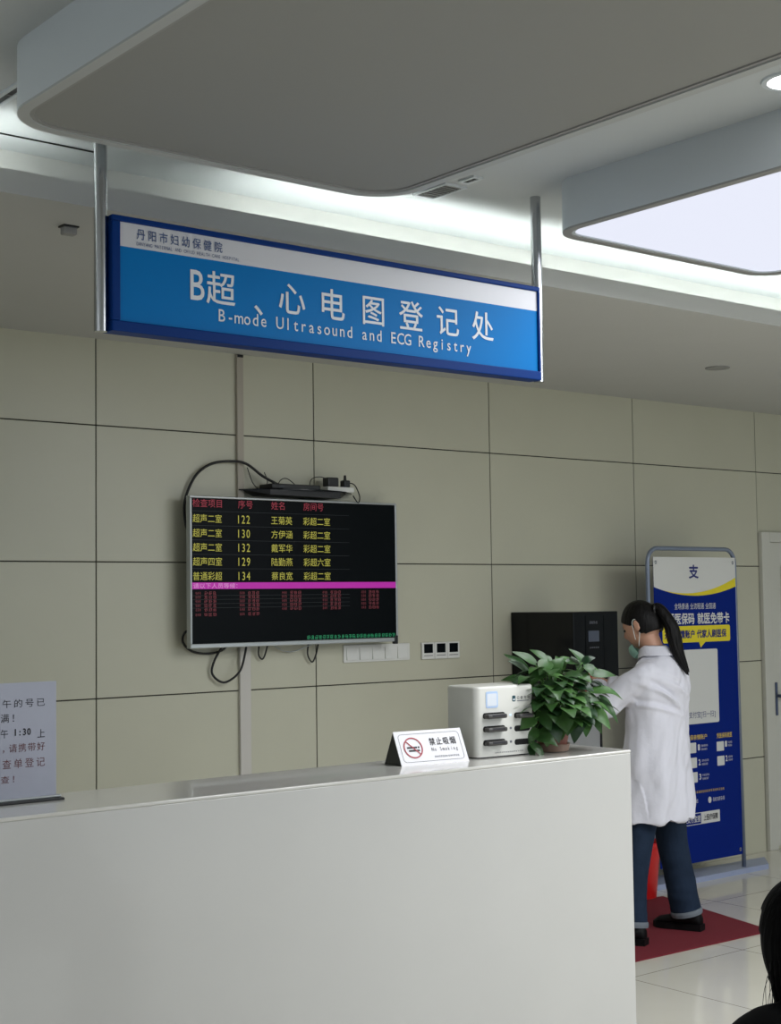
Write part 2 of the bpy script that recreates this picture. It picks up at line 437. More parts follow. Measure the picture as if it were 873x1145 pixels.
# cable trunking on the wall
def trunk(x0, x1, z0, z1, m, label, dark_top):
    t = thing('cable_trunking', label, 'cable trunking', ((x0 + x1) / 2, YW, z0))
    w = (x1 - x0) / 2
    MB().box(-w, w, -.018, 0, 0, z1 - z0, bev=.002).build('channel', m, t)
    if dark_top: MB().box(-w * .9, w * .9, -.02, -.002, z1 - z0 - .012, z1 - z0 + .001).build('end_gap', M['black'], t)
trunk(3.757, 3.792, 1.90, 2.775, M['trunk_old'], 'narrow beige cable trunking running up the wall above the television', True)
trunk(3.762, 3.822, 0.0, 1.60, M['pvc'], 'wide white cable trunking running down the wall below the television', False)

# ------------------------------------------------------------------ reception counter
ct = thing('reception_counter', 'long off-white stone reception counter across the foreground', 'counter', (1.2, 3.32, 0))
MB().box(-2.6, 2.473, 0.001, .33, 0, 1.090, bev=.002).build('counter_body', M['counter'], ct)
MB().box(-2.603, 2.475, 0.0, .335, 1.090, 1.10, bev=.003).build('countertop', M['counter_top'], ct)

# ------------------------------------------------------------------ hanging sign
YS = 3.577
sg = thing('hanging_sign', 'blue and white overhead department sign hung between two steel rods', 'sign', (0, YS, 0))
x0, x1, z0, z1 = 1.908, 3.552, 2.352, 2.676
f = MB()
f.box(x0, x1, 0, .06, z0, z0 + .030, bev=.003); f.box(x0, x1, 0, .06, z1 - .016, z1, bev=.003)
f.box(x0, x0 + .026, 0, .06, z0 + .03, z1 - .016, bev=.003); f.box(x1 - .010, x1, 0, .06, z0 + .03, z1 - .016, bev=.003)
f.box(x0 + .01, x1 - .005, .04, .058, z0 + .01, z1 - .01)
f.build('frame', M['navy'], sg)
zb = 2.592
MB().box(x0 + .026, x1 - .010, .008, .04, z0 + .03, zb).build('face_panel', M['signblue'], sg)
MB().box(x0 + .026, x1 - .010, .0078, .04, zb, z1 - .016).build('header_band', M['signwhite'], sg)
b = MB(); ty = .0066
B0 = dict(B=2.18)
for c, u, e in (('B', 2.183, .125), ('超', 2.262, .103), ('、', 2.392, .10), ('心', 2.513, .103), ('电', 2.667, .103), ('图', 2.824, .100), ('登', 2.977, .103), ('记', 3.133, .103), ('处', 3.287, .103)):
    glyph_at(b, c, u, 2.512 if c != '、' else 2.493, e, ty, w=.78 if c == 'B' else 1.0, heavy=.008)
b.build('lettering', M['white_ink'], sg, recalc=False)
lettering('B-mode Ultrasound and ECG Registry', 2.254, 3.233, 2.404, 2.452, ty, M['white_ink'], sg, half=.5, narrow=.78, heavy=.006)
lettering('丹阳市妇幼保健院', 1.987, 2.268, 2.617, 2.648, ty, M['blue_ink'], sg, cell=1.25, heavy=.01)
lettering('DANYANG MATERNAL AND CHILD HEALTH CARE HOSPITAL', 1.987, 2.325, 2.600, 2.610, ty, M['blue_ink'], sg, half=.62, narrow=.9)
for xr in (1.888, 3.567):
    MB().lathe([(.0185, 2.350), (.0185, ZU)], 20, (xr, .03, 0)).build('support_rod', M['steel'], sg, smooth='auto')

# ------------------------------------------------------------------ television
TV = thing('television', 'wall-mounted flat television showing a dark queue list in yellow and red', 'television', (0, 5.72, 0))
tx0, tx1, tz0, tz1 = 3.438, 4.640, 1.400, 2.091
b = MB(); e = .011
b.box(tx0, tx1, 0, .035, tz0, tz0 + .02, bev=.003); b.box(tx0, tx1, 0, .035, tz1 - .010, tz1, bev=.003)
b.box(tx0, tx0 + e, 0, .035, tz0 + .02, tz1 - .01, bev=.003); b.box(tx1 - .012, tx1, 0, .035, tz0 + .02, tz1 - .01, bev=.003)
b.build('bezel', M['silver'], TV)
MB().box(tx0 + e, tx1 - .012, .003, .03, tz0 + .02, tz1 - .01).build('screen', M['screen'], TV)
MB().box(tx0 + .01, tx1 - .01, .03, .05, tz0 + .01, tz1 - .01, bev=.004).build('back_cover', M['black'], TV)
MB().box(3.9, 4.3, .05, YW - 5.72, 1.6, 1.95).build('wall_mount', M['black'], TV)
MB().box(tx1 - .026, tx1 - .006, -.004, .02, tz0 - .012, tz0 + .03, bev=.003).build('sensor_bump', M['black'], TV)
y = .0022; h = .019
def row(z, txts, m):
    for (u0, u1), s in zip((((3.454, 3.608), (3.697, 3.761), (3.881, 4.001), (4.065, 4.224)) if m is not M['px_red'] else ((3.454, 3.609), (3.697, 3.778), (3.882, 3.958), (4.067, 4.185))), txts):
        lettering(s, u0, u1, z - h, z + h, y, m, TV, half=.5, narrow=.8, heavy=.0)
row(2.058, ('检查项目', '序号', '姓名', '房间号'), M['px_red'])
for z, tx in ((1.988, ('超声二室', '122', '王菊英', '彩超二室')), (1.922, ('超声二室', '130', '方伊涵', '彩超二室')), (1.857, ('超声二室', '132', '戴军华', '彩超二室')),
              (1.792, ('超声四室', '129', '陆勤燕', '彩超六室')), (1.726, ('普通彩超', '134', '蔡良宽', '彩超二室'))):
    row(z, tx, M['px_yellow'])
MB().flat(rect(tx0 + e, tx1 - .012, 1.667, 1.697), .0026).build('highlight_bar', M['px_magenta'], TV, recalc=False)
lettering('请以下人员等候：', 3.455, 3.69, 1.670, 1.694, .0018, M['px_pink'], TV)
rnd = random.Random(3); b = MB()
for r_, z in enumerate((1.648, 1.630, 1.611, 1.592, 1.573, 1.551)):
    for c_, (u0, u1) in enumerate(((3.465, 3.579), (3.701, 3.813), (3.937, 4.052), (4.174, 4.287), (4.409, 4.522))):
        if r_ == 5 and c_ > 1: continue
        b = MB(); scribble(b, u0, u0 + .03, z - .006, z + .006, y, 3, rnd); scribble(b, u0 + .044, u1, z - .0075, z + .0075, y, 3, rnd); b.build('list_entry', M['px_dimred'], TV, recalc=False)
b = MB(); scribble(b, 4.08, 4.622, 1.424, 1.442, y, 24, rnd); b.build('ticker', M['px_green'], TV, recalc=False)
b = MB()
for z in (2.021, 1.955, 1.889, 1.824, 1.759, 1.637, 1.619, 1.600, 1.581): b.flat(rect(tx0 + e, tx1 - .3, z, z + .0012), .0026)
b.build('grid_line', M['px_line'], TV, recalc=False)

# shelf above the television
sh = thing('wall_shelf', 'black curved glass shelf on the wall above the television', 'shelf', (4.06, YW, 2.137))
poly = [(-.30, 0), (.36, 0)] + [(.36 - .66 * k / 16, -.03 - .15 * math.sin(PI * k / 16) ** .7) for k in range(17)]
MB().prism(poly, -.006, .0).build('shelf_plate', M['gloss_black'], sh)
MB().loft([[Vector(p) for p in r] for r in ([(-.275, -.02, -.007), (-.275, -.05, -.007), (-.275, -.05, -.006), (-.275, -.02, -.006)], [(-.21, 0, -.030), (-.21, -.15, -.030), (-.21, -.15, -.006), (-.21, 0, -.006)], [(.20, 0, -.036), (.20, -.15, -.036), (.20, -.15, -.006), (.20, 0, -.006)], [(.30, -.02, -.008), (.30, -.06, -.008), (.30, -.06, -.006), (.30, -.02, -.006)])]).build('under_tray', M['black'], sh)
sb = thing('set_top_box', 'slim black set-top box on the shelf above the television', 'set-top box', (4.03, 5.745, 2.135))
MB().box(-.16, .12, -.05, .06, 0.002, .026, bev=.004).build('case', M['black'], sb)
MB().box(-.12, -.09, -.0515, -.049, .008, .016).build('front_light', M['px_line'], sb)
pa = thing('power_strip', 'white power strip with plugs on the right end of the shelf', 'power strip', (4.27, 5.745, 2.135))
MB().box(-.06, .10, -.03, .03, 0, .026, bev=.005).build('strip_body', M['white_plastic'], pa)
ad = thing('power_adapter', 'square black power adapter plugged into the strip on the shelf', 'power adapter', (4.245, 5.745, 2.161))
MB().box(-.03, .035, -.025, .025, 0, .045, bev=.006).build('adapter_body', M['black'], ad)
ad = thing('power_plug', 'small tilted black plug at the right end of the shelf', 'plug', (4.335, 5.745, 2.161))
MB().box(-.018, .02, -.018, .018, 0, .035, bev=.005).lathe([(.008, 0), (.006, .03)], 10, (.0, 0, .03)).build('plug_body', M['black'], ad)

def cable(pts, label, r=.004, m='cable', cat='cable', name='cable'):
    return tag(MB().tube(pts, r, 8, 8).build(name, M[m], smooth=True), label, cat)
yc = 5.81
cable([(3.50, 5.78, 1.90), (3.462, 5.79, 1.95), (3.466, yc, 2.07), (3.52, yc, 2.185), (3.60, yc, 2.245), (3.694, yc - .01, 2.264), (3.785, yc - .02, 2.257), (3.87, 5.77, 2.198), (3.955, 5.74, 2.152)],
      'thick black cable arching from behind the television to the shelf', .0065)
cable([(3.80, 5.80, 2.24), (3.83, 5.80, 2.17), (3.86, 5.78, 2.135), (3.90, 5.78, 2.17), (3.89, 5.79, 2.22)], 'thin black wire looping beside the arching cable at the shelf', .0022)
cable([(3.94, 5.76, 2.145), (3.97, 5.77, 2.185), (4.01, 5.77, 2.192), (4.06, 5.76, 2.155)], 'thin black wire bowed over the left of the set-top box', .0022)
cable([(4.13, 5.76, 2.15), (4.15, 5.77, 2.195), (4.20, 5.77, 2.21), (4.25, 5.77, 2.20)], 'thin black wire bowed beside the square power adapter', .0022)
cable([(4.35, 5.745, 2.185), (4.39, 5.74, 2.175), (4.405, 5.72, 2.12), (4.38, 5.70, 2.085), (4.365, 5.72, 2.12)], 'short black cord hanging off the right tip of the shelf', .003)
cable([(3.53, 5.78, 1.50), (3.462, 5.80, 1.475), (3.452, yc, 1.43), (3.495, yc, 1.387), (3.58, yc, 1.372), (3.66, yc, 1.385), (3.70, 5.79, 1.43)], 'black cable looping out under the left corner of the television', .0055)
cable([(3.66, 5.79, 1.42), (3.617, yc, 1.335), (3.608, yc, 1.275), (3.665, yc - .012, 1.237), (3.735, yc - .03, 1.283), (3.768, 5.78, 1.37), (3.775, 5.78, 1.43)], 'black cable hanging in a deep loop below the television', .0055)
cable([(3.855, 5.79, 1.42), (3.862, yc, 1.36), (3.882, yc, 1.336), (3.90, yc, 1.36), (3.905, 5.79, 1.42)], 'small black cable loop below the television just right of the trunking', .004)
cable([(4.14, 5.79, 1.42), (4.146, yc, 1.35), (4.172, yc, 1.312), (4.196, yc, 1.35), (4.20, 5.79, 1.42)], 'small black cable loop below the middle of the television', .004)
cable([(3.92, 5.79, 1.41), (4.0, yc, 1.372), (4.07, yc, 1.368), (4.16, 5.79, 1.40)], 'slack grey cable under the television between two small loops', .003, 'silver')

# switch panel and thermostats
sw = thing('switch_panel', 'long white row of five wall switches below the television corner', 'switch panel', (4.374, YW, 1.300))
MB().box(0, .422, -.009, 0, 0, .086, bev=.002).build('switch_plate', M['white_plastic'], sw)
for k in range(5):
    MB().prism([(-.0085, .012), (-.017, .012), (-.0105, .074), (-.0085, .074)], .016 + k * .081, .076 + k * .081, axis='x').build('rocker', M['white_plastic'], sw)
for k, lab in enumerate(('leftmost of three small white thermostats with black displays', 'middle one of three small white thermostats with black displays', 'rightmost of three small white thermostats with black displays')):
    th = thing('thermostat', lab, 'thermostat', (4.875 + k * .0865, YW, 1.299), group='thermostats in a row on the tiled wall')
    MB().box(0, .0845, -.014, 0, 0, .086, bev=.003).build('housing', M['white_plastic'], th)
    MB().box(.013, .0715, -.0155, -.013, .032, .079, bev=.001).build('display', M['screen'], th)
    MB().box(.012, .0725, -.0148, -.013, .016, .021).build('button_strip', M['rim'], th)

# ------------------------------------------------------------------ on the counter
ZC = 1.10
nt = thing('notice_stand', 'upright clear stand holding a paper notice at left end of counter', 'notice', (1.62, 3.55, ZC))
MB().box(-.115, .119, -.028, .034, 0, .006, bev=.002).build('stand_base', M['black'], nt)
MB().box(-.112, .117, -.012, .014, .006, .012, bev=.002).build('clip_rail', M['silver'], nt)
MB().box(-.105, .107, -.002, .002, .008, .305).build('notice_sheet', M['paper'], nt)
def nl(s, a, bq, c, d, m='ink', **k): lettering(s, a - 1.62, bq - 1.62, c - ZC, d - ZC, -.0027, M[m], nt, **k)
nl('上午的号已', 1.548, 1.695, 1.342, 1.363, cell=1.2)
nl('约满！', 1.545, 1.610, 1.305, 1.327, cell=1.2)
nl('下午', 1.545, 1.594, 1.266, 1.288, cell=1.3); nl('1:30', 1.612, 1.656, 1.270, 1.288, 'ink', half=.6, heavy=.03); nl('上', 1.674, 1.695, 1.262, 1.283)
nl('班，请携带好', 1.545, 1.695, 1.228, 1.250, 'brown_ink', cell=1.1)
nl('检查单登记', 1.548, 1.695, 1.188, 1.212, 'brown_ink', cell=1.2)
nl('检查！', 1.545, 1.611, 1.152, 1.171, 'brown_ink', cell=1.2)

ns = thing('no_smoking_sign', 'white folded tent card with a red no smoking symbol on counter', 'sign', (2.953, 3.466, ZC), math.radians(-7.0))
hw, hh, hd_ = .124, .100, .050
ang = math.atan2(hd_, hh); sl = math.hypot(hh, hd_)
Mf = Matrix.Rotation(-ang, 4, 'X')       # front leaf leans back
MB().box(-hw, hw, 0, .003, 0, sl, mtx=Mf).build('front_leaf', M['card'], ns)
Mb = Matrix.Translation((0, 2 * hd_, 0)) @ Matrix.Rotation(ang, 4, 'X')
MB().box(-hw, hw, -.003, 0, 0, sl - .004, mtx=Mb).build('back_leaf', M['card_dark'], ns)
MB().add([(-hw + .001, .004, 0.001), (-hw + .001, 2 * hd_ - .004, 0.001), (-hw + .001, hd_, hh - .005), (-hw + .003, .004, 0.001), (-hw + .003, 2 * hd_ - .004, 0.001), (-hw + .003, hd_, hh - .005)],
         [(0, 1, 2), (3, 5, 4), (0, 3, 4, 1), (1, 4, 5, 2), (2, 5, 3, 0)]).build('side_gusset', M['card_dark'], ns)
b = MB(); b.ring(rrect(-hw + .012, hw - .012, .010, sl - .010, .012, 5), rrect(-hw + .0132, hw - .0132, .0112, sl - .0112, .011, 5), -.0008, -.0004, axis='y')
o = b.build('border_line', M['grey_ink'], ns); o.rotation_euler = (-ang, 0, 0)
cxs, czs, rr = -.067, .056, .034
circ = [(cxs + rr * math.cos(2 * PI * k / 40), czs + rr * math.sin(2 * PI * k / 40)) for k in range(40)]
circ2 = [(cxs + (rr - .0042) * math.cos(2 * PI * k / 40), czs + (rr - .0042) * math.sin(2 * PI * k / 40)) for k in range(40)]
b = MB().ring(circ, circ2, -.0014, -.0009, axis='y')
q = .7071
b.flat([(cxs - q * rr * .93 - .0014, czs + q * rr * .93 - .0014), (cxs + q * rr * .93 - .0014, czs - q * rr * .93 - .0014), (cxs + q * rr * .93 + .0014, czs - q * rr * .93 + .0014), (cxs - q * rr * .93 + .0014, czs + q * rr * .93 + .0014)], -.0014)
o = b.build('prohibition_ring', M['red_ink'], ns, recalc=False); o.rotation_euler = (-ang, 0, 0)
b = MB(); b.flat(rect(cxs - .022, cxs + .014, czs - .002, czs + .004), -.0008); b.flat(rect(cxs - .018, cxs + .022, czs - .012, czs - .006), -.0008)
b.flat(rect(cxs + .017, cxs + .023, czs - .002, czs + .004), -.0008)
o = b.build('cigarette_symbol', M['ink'], ns, recalc=False); o.rotation_euler = (-ang, 0, 0)
for s, a, c, d, e_, m_ in (('禁止吸烟', -.004, .094, .060, .085, 'ink'), ('No Smoking', -.002, .094, .037, .053, 'ink'), ):
    o = lettering(s, a, c, d, e_, -.0008, M[m_], ns, cell=1.12, half=.66, narrow=.8, heavy=.015 if is_cjk(s[0]) else 0); o.rotation_euler = (-ang, 0, 0)
b = MB(); scribble(b, .002, .094, .020, .026, -.0008, 13, rnd); o = b.build('small_print', M['grey_ink'], ns, recalc=False); o.rotation_euler = (-ang, 0, 0)

cs = thing('charging_station', 'white power bank rental box between tent card and potted plant', 'charging station', (3.246, 3.462, ZC), math.radians(-4))
CW, CH, CD = .122, .226, .16
prof = rrect(-CW, CW, 0, CD, .022, 6)
bm = bmesh.new()
vb = [bm.verts.new((p[0], p[1], .004)) for p in prof]; f0 = bm.faces.new(vb)
r_ = bmesh.ops.extrude_face_region(bm, geom=[f0]); vs = [v for v in r_['geom'] if isinstance(v, bmesh.types.BMVert)]
for v in vs: v.co.z = CH
bm.normal_update()
top = [e_ for e_ in bm.edges if all(abs(v.co.z - CH) < 1e-6 for v in e_.verts)]
bmesh.ops.bevel(bm, geom=top, offset=.008, segments=3, affect='EDGES', profile=.5)
MB().bm(bm).build('case', M['device'], cs, smooth='auto')
MB().prism(rrect(-CW + .006, CW - .006, .006, CD - .006, .018, 6), 0, .005).build('base_foot', M['black'], cs)
def cu(x): return -CW + (x - 345) / (822 - 345) * 2 * CW + .0
def cz(x, yy): # height on the front face from the photo's proportions
    t0 = 112 + (x - 345) / 477 * (-25); t1 = 742 + (x - 345) / 477 * (-25)
    return CH * (t1 - yy) / (t1 - t0)
a0, a1 = cu(425), cu(520)
MB().prism(rrect(a0, a1, cz(470, 297), cz(470, 152), .006, 4), -.0012, .001, axis='y').build('sticker', M['sticker'], cs)
MB().prism(rrect(a0 + .005, a1 - .005, cz(470, 280), cz(470, 170), .003, 4), -.0016, .001, axis='y').build('sticker_face', M['sticker_white'], cs)
b = MB(); b.prism(rrect(cu(637), cu(662), cz(650, 242), cz(650, 190), .003, 3), -.001, .001, axis='y'); b.build('logo_mark', M['teal'], cs)
MB().prism(rrect(cu(642), cu(657), cz(650, 232), cz(650, 218), .0015, 3), -.0014, .001, axis='y').build('logo_mark', M['sticker_white'], cs)
lettering('日善充电', cu(676), cu(780), cz(728, 222), cz(728, 192), -.001, M['ink'], cs, cell=1.2)
b = MB(); b.flat(rect(cu(676), cu(770), cz(720, 238), cz(720, 231)), -.001); b.build('logo_line', M['grey_ink'], cs, recalc=False)
rows_y = (368, 485, 605)
for k, ry in enumerate(rows_y):
    for a, c in ((400, 575), (650, 778)):
        MB().prism(rrect(cu(a), cu(c), cz(a, ry + 26), cz(a, ry - 26), .008, 5), -.0008, .001, axis='y').build('slot', M['slot'], cs)
    MB().prism(rrect(cu(612), cu(628), cz(620, ry + 3), cz(620, ry - 17), .002, 3), -.001, .001, axis='y').build('indicator_light', M['px_blue'] if k == 0 else M['grey_ink'], cs)
    MB().prism(rrect(cu(581), cu(589), cz(585, ry + 3), cz(585, ry - 14), .001, 3), -.001, .001, axis='y').build('indicator_light', M['px_blue'], cs)
b = MB(); scribble(b, cu(490), cu(720), cz(600, 692), cz(600, 682), -.001, 14, rnd); b.build('small_print', M['grey_ink'], cs, recalc=False)
pb = None
for k, (ry, a, c, lab) in enumerate(((rows_y[0], 404, 560, 'grey power bank in the top left slot of the white rental box'), (rows_y[1], 404, 560, 'grey power bank in the middle left slot of the white rental box'),
                                     (rows_y[2], 404, 560, 'grey power bank in the bottom left slot of the white rental box'), (rows_y[0], 654, 774, 'grey power bank in the top right slot, behind a leaf'))):
    u = (cu(a) + cu(c)) / 2; z = cz((a + c) / 2, ry)
    loc = cs.matrix_basis @ Vector((u, -.001, z)) if False else Matrix.Translation(cs.location) @ Matrix.Rotation(math.radians(-4), 4, 'Z') @ Vector((u, -.001, z))
    t = thing('power_bank', lab, 'power bank', loc, math.radians(-4), group='power banks in the rental box')
    w = (cu(c) - cu(a)) / 2
    MB().box(-w, w, -.024, 0, -.007, .007, bev=.005, seg=3).build('shell', M['bank'], t, smooth='auto')
    MB().box(-w * .55, w * .75, -.0248, -.02, -.0012, .0055, bev=.001).build('end_plate', M['ink'], t)

# ------------------------------------------------------------------ potted pothos
RX, FX = Vector((.78, -.626, 0)), Vector((.625, .778, 0))
pp = thing('potted_plant', 'leafy green pothos in a red-brown pot at right end of counter', 'plant', (3.468, 3.478, ZC))
MB().lathe([(.046, 0), (.054, .003), (.0575, .022), (.059, .026), (.053, .025), (.048, .006)], 32).build('pot_base', M['potpale'], pp, smooth='auto')
MB().lathe([(.044, .006), (.050, .03), (.064, .100), (.070, .102), (.070, .115), (.064, .115), (.060, .098)], 32).build('pot', M['pot'], pp, smooth='auto')
MB().lathe([(.0605, .092), (.058, .101), (.001, .106)], 24).build('soil', M['soil'], pp)
K = .000472
def LP(u, v, off): return RX * ((u - 355) * K) + Vector((0, 0, (860 - v) * K)) + FX * off
leafb, stemb = MB(), MB()
def leaf(base, tip, width, nrm, arch=.12, fold=.25):
    base, tip = Vector(base), Vector(tip); ax = tip - base; L_ = ax.length; d = ax.normalized()
    nrm = Vector(nrm); nrm = (nrm - d * nrm.dot(d)).normalized(); sd = d.cross(nrm)
    n = 11; vs = []; fs = []
    prof = []
    for i in range(n):
        t = i / (n - 1)
        w = (math.sin(PI * min(1, t ** .62)) ** .8) * (1 - .25 * t) if 0 < t < 1 else 0
        if i == 0: w = .28
        prof.append((t, w))
    for t, w in prof:
        c = base + ax * t + nrm * (arch * L_ * math.sin(PI * t) - arch * .35 * L_ * t)
        back = -0.10 * L_ * max(0, 1 - t * 5)
        hw_ = w * width / 2
        for s_ in (-1, -.55, 0, .55, 1):
            up_ = fold * hw_ * (abs(s_) ** 1.3) - .06 * hw_ * abs(s_) ** 3
            vs.append(c + sd * (hw_ * s_) + nrm * up_ + d * (back * abs(s_)))
    for i in range(n - 1):
        for k in range(4):
            fs.append((i * 5 + k, i * 5 + k + 1, (i + 1) * 5 + k + 1, (i + 1) * 5 + k))
    leafb.add(vs, fs)
def stem(p, q, r=.0022):
    p, q = Vector(p), Vector(q); m = (p + q) / 2 + Vector((0, 0, .2 * (p - q).length)) * .5
    stemb.tube([p, m, q], [r * 1.2, r, r * .8], 6, 5)
CAM = (-FX * .8 + Vector((0, 0, .75)))
LV = [ # base u,v  tip u,v  width px, depth of base, depth of tip
 (240, 245, 80, 160, 62, -.02, -.03), (190, 285, 30, 180, 50, .03, .03), (200, 320, 50, 222, 58, .0, -.03), (325, 225, 218, 153, 62, .03, .05), (205, 385, 12, 368, 62, .06, .08),
 (330, 235, 262, 325, 95, -.03, -.06), (345, 330, 450, 208, 95, -.02, .0), (470, 245, 580, 262, 70, .0, .02), (600, 262, 488, 148, 66, .0, .02), (575, 245, 664, 210, 52, -.02, -.02),
 (560, 310, 508, 200, 54, .02, .03), (592, 262, 632, 338, 72, -.04, -.06), (600, 278, 698, 306, 44, -.01, -.01), (640, 330, 824, 345, 62, .0, .03), (292, 393, 438, 518, 108, -.07, -.11),
 (630, 455, 862, 505, 96, -.02, -.01), (700, 490, 798, 572, 52, .02, .03), (505, 470, 622, 585, 92, -.06, -.09), (480, 535, 618, 645, 92, -.06, -.09), (640, 510, 824, 670, 78, -.01, -.01),
 (618, 560, 752, 704, 84, -.03, -.05), (405, 555, 436, 716, 150, -.07, -.10), (545, 585, 488, 795, 118, -.04, -.07), (592, 640, 578, 758, 66, -.03, -.05), (262, 575, 325, 706, 92, -.07, -.10),
 (214, 615, 72, 690, 92, -.10, -.115), (232, 745, 368, 800, 84, -.10, -.12), (226, 690, 158, 792, 80, -.09, -.10), (188, 785, 272, 898, 54, -.11, -.13), (182, 800, 190, 905, 48, -.10, -.125),
 (250, 385, 108, 402, 66, -.02, -.04), (335, 330, 452, 372, 80, -.05, -.08), (455, 330, 590, 395, 80, -.04, -.07), (300, 300, 200, 395, 86, -.03, -.05), (520, 400, 640, 440, 84, -.05, -.06),
 (395, 420, 500, 505, 92, -.07, -.10), (330, 500, 195, 515, 76, -.06, -.07), (360, 250, 300, 190, 60, .04, .06), (420, 270, 520, 215, 64, .05, .07), (640, 400, 760, 455, 70, .02, .02),
 (380, 380, 320, 340, 60, -.03, -.04), (540, 330, 620, 380, 72, -.05, -.07), (470, 430, 410, 540, 88, -.08, -.10), (560, 470, 700, 560, 74, -.03, -.04), (300, 560, 230, 650, 90, -.04, -.05),
 (300, 690, 300, 815, 100, -.07, -.085), (330, 640, 385, 790, 100, -.07, -.09), (440, 650, 400, 770, 80, -.06, -.08), (350, 600, 360, 740, 120, -.05, -.07), (480, 620, 440, 740, 100, -.05, -.08), (250, 660, 240, 780, 90, -.05, -.06), (650, 620, 700, 745, 50, .0, -.01), (440, 300, 400, 200, 66, .02, .04)]
top = Vector((0, 0, .105))
for (u, v, tu, tv, w, o0, o1) in LV:
    p, q_ = LP(u, v, o0), LP(tu, tv, o1)
    leaf(p, q_, w * K * 1.3, CAM + Vector((random.uniform(-.4, .4), random.uniform(-.4, .4), random.uniform(-.1, .5))), arch=random.uniform(.06, .2))
    stem(top + Vector((random.uniform(-.03, .03), random.uniform(-.03, .03), 0)), p)
for k in range(120):                                     # the leaves deeper in and behind
    a = random.uniform(0, 2 * PI); el = random.uniform(-.25, 1.35); R_ = random.uniform(.07, .15)
    d = Vector((math.cos(a) * math.cos(el), math.sin(a) * math.cos(el), math.sin(el)))
    p = Vector((0, 0, .14)) + Vector((d.x * R_ * 1.05, d.y * R_ * 1.0, d.z * R_ * .95))
    q_ = p + Vector((d.x, d.y, d.z * .3 - .35)).normalized() * random.uniform(.05, .085)
    if q_.z < .05: continue
    if p.x < -.06 and p.z < .12 and p.y > -.03: continue
    leaf(p, q_, random.uniform(.046, .066), d + Vector((0, 0, .6)), arch=random.uniform(.05, .2))
    if k % 2: stem(top + Vector((random.uniform(-.03, .03), random.uniform(-.03, .03), 0)), p)
stemb.build('stems', M['stem'], pp, smooth=True)
leafb.build('foliage', M['leaf'], pp, smooth=True, recalc=False)

# ------------------------------------------------------------------ by the wall: dispenser, banner, bin, mat
wd = thing('water_dispenser', 'tall black and steel drinking water machine against the tiled wall', 'water dispenser', (5.514, YW - .005, 0))
W_, D_ = .338, .468
MB().box(0, W_, -D_, 0, 1.17, 1.532, bev=.004).build('head_unit', M['gloss_black'], wd)
b = MB(); b.box(0, .012, -D_ + .13, 0, 0, 1.17); b.box(W_ - .012, W_, -D_ + .13, 0, 0, 1.17); b.build('side_panel', M['black'], wd)
MB().box(.012, W_ - .012, -D_ + .135, -.01, .0, 1.17).build('steel_front', M['inox'], wd)
MB().box(.02, W_ - .02, -D_ + .0, -D_ + .135, .60, .66, bev=.006).build('drip_tray', M['inox'], wd)
for xx in (.10, .17, .24): MB().lathe([(.011, 0), (.014, .05)], 14, (xx, -D_ + .08, 1.12)).build('tap', M['steel'], wd, smooth='auto')
dx = .338 / 275.
MB().box((525 - 435) * dx, (590 - 435) * dx, -D_ - .0015, -D_ + .01, 1.375, 1.432).build('display', M['px_grey'], wd)
b = MB(); scribble(b, (530 - 435) * dx, (582 - 435) * dx, 1.468, 1.482, -D_ - .001, 4, rnd); b.build('panel_marks', M['grey_ink'], wd, recalc=False); b = MB(); scribble(b, (530 - 435) * dx, (588 - 435) * dx, 1.34, 1.348, -D_ - .001, 5, rnd); b.build('panel_marks', M['grey_ink'], wd, recalc=False)
b = MB().box((505 - 435) * dx, (508 - 435) * dx, -D_ - .001, -D_ + .01, 1.19, 1.51); b.box((618 - 435) * dx, (621 - 435) * dx, -D_ - .001, -D_ + .01, 1.19, 1.51); b.build('panel_seam', M['screen'], wd)

bs = thing('banner_stand', 'tall blue and white medical payment poster on a tubular floor stand', 'banner', (0, 5.47, 0))
pts = [(6.238, .012, .03), (6.238, .012, 1.78)]
for k in range(7): a = math.radians(180 - 90 * k / 6); pts.append((6.318 + .08 * math.cos(a), .012, 1.797 + .08 * math.sin(a)))
for k in range(7): a = math.radians(90 - 90 * k / 6); pts.append((6.920 + .08 * math.cos(a), .012, 1.797 + .08 * math.sin(a)))
pts += [(7.000, .012, 1.78), (7.015, .012, .03)]
MB().tube(pts, .0125, 12, 1).build('tube_frame', M['tube'], bs, smooth=True)
MB().prism([(6.12, -.02), (7.19, -.03), (7.36, .13), (6.25, .17)], 0, .03).build('floor_base', M['base_blue'], bs)
bx0, bx1, bz0, bz1 = 6.266, 6.985, .108, 1.828
sheet = MB()
nx = 12
for i in range(nx):
    a, c = bx0 + (bx1 - bx0) * i / nx, bx0 + (bx1 - bx0) * (i + 1) / nx
    sheet.box(a, c, -.004, -.002, bz0, bz1)
MB().box(bx0, bx1, -.005, -.003, bz0, bz1).build('poster_sheet', M['banner_blue'], bs)
def swoosh(u, low): # lower edge of the white header, lower edge of the yellow sweep
    t = (u - bx0) / (bx1 - bx0)
    if low: return 1.660 - .196 * t * (1 - t) * 1.05 + (.0) * t
    return max(1.660 - .196 * t * (1 - t) * 1.05, 1.660 - .196 * t * (1 - t) * 1.05 + .052 * t ** 1.6) if t > .12 else 1.660 - .196 * t * (1 - t) * 1.05
us = [bx0 + (bx1 - bx0) * k / 30 for k in range(31)]
b = MB()
for i in range(30): b.add([(us[i], -.0056, swoosh(us[i], 0)), (us[i + 1], -.0056, swoosh(us[i + 1], 0)), (us[i + 1], -.0056, bz1), (us[i], -.0056, bz1)], [(0, 1, 2, 3)])
b.build('header_area', M['banner_white'], bs, recalc=False)
b = MB()
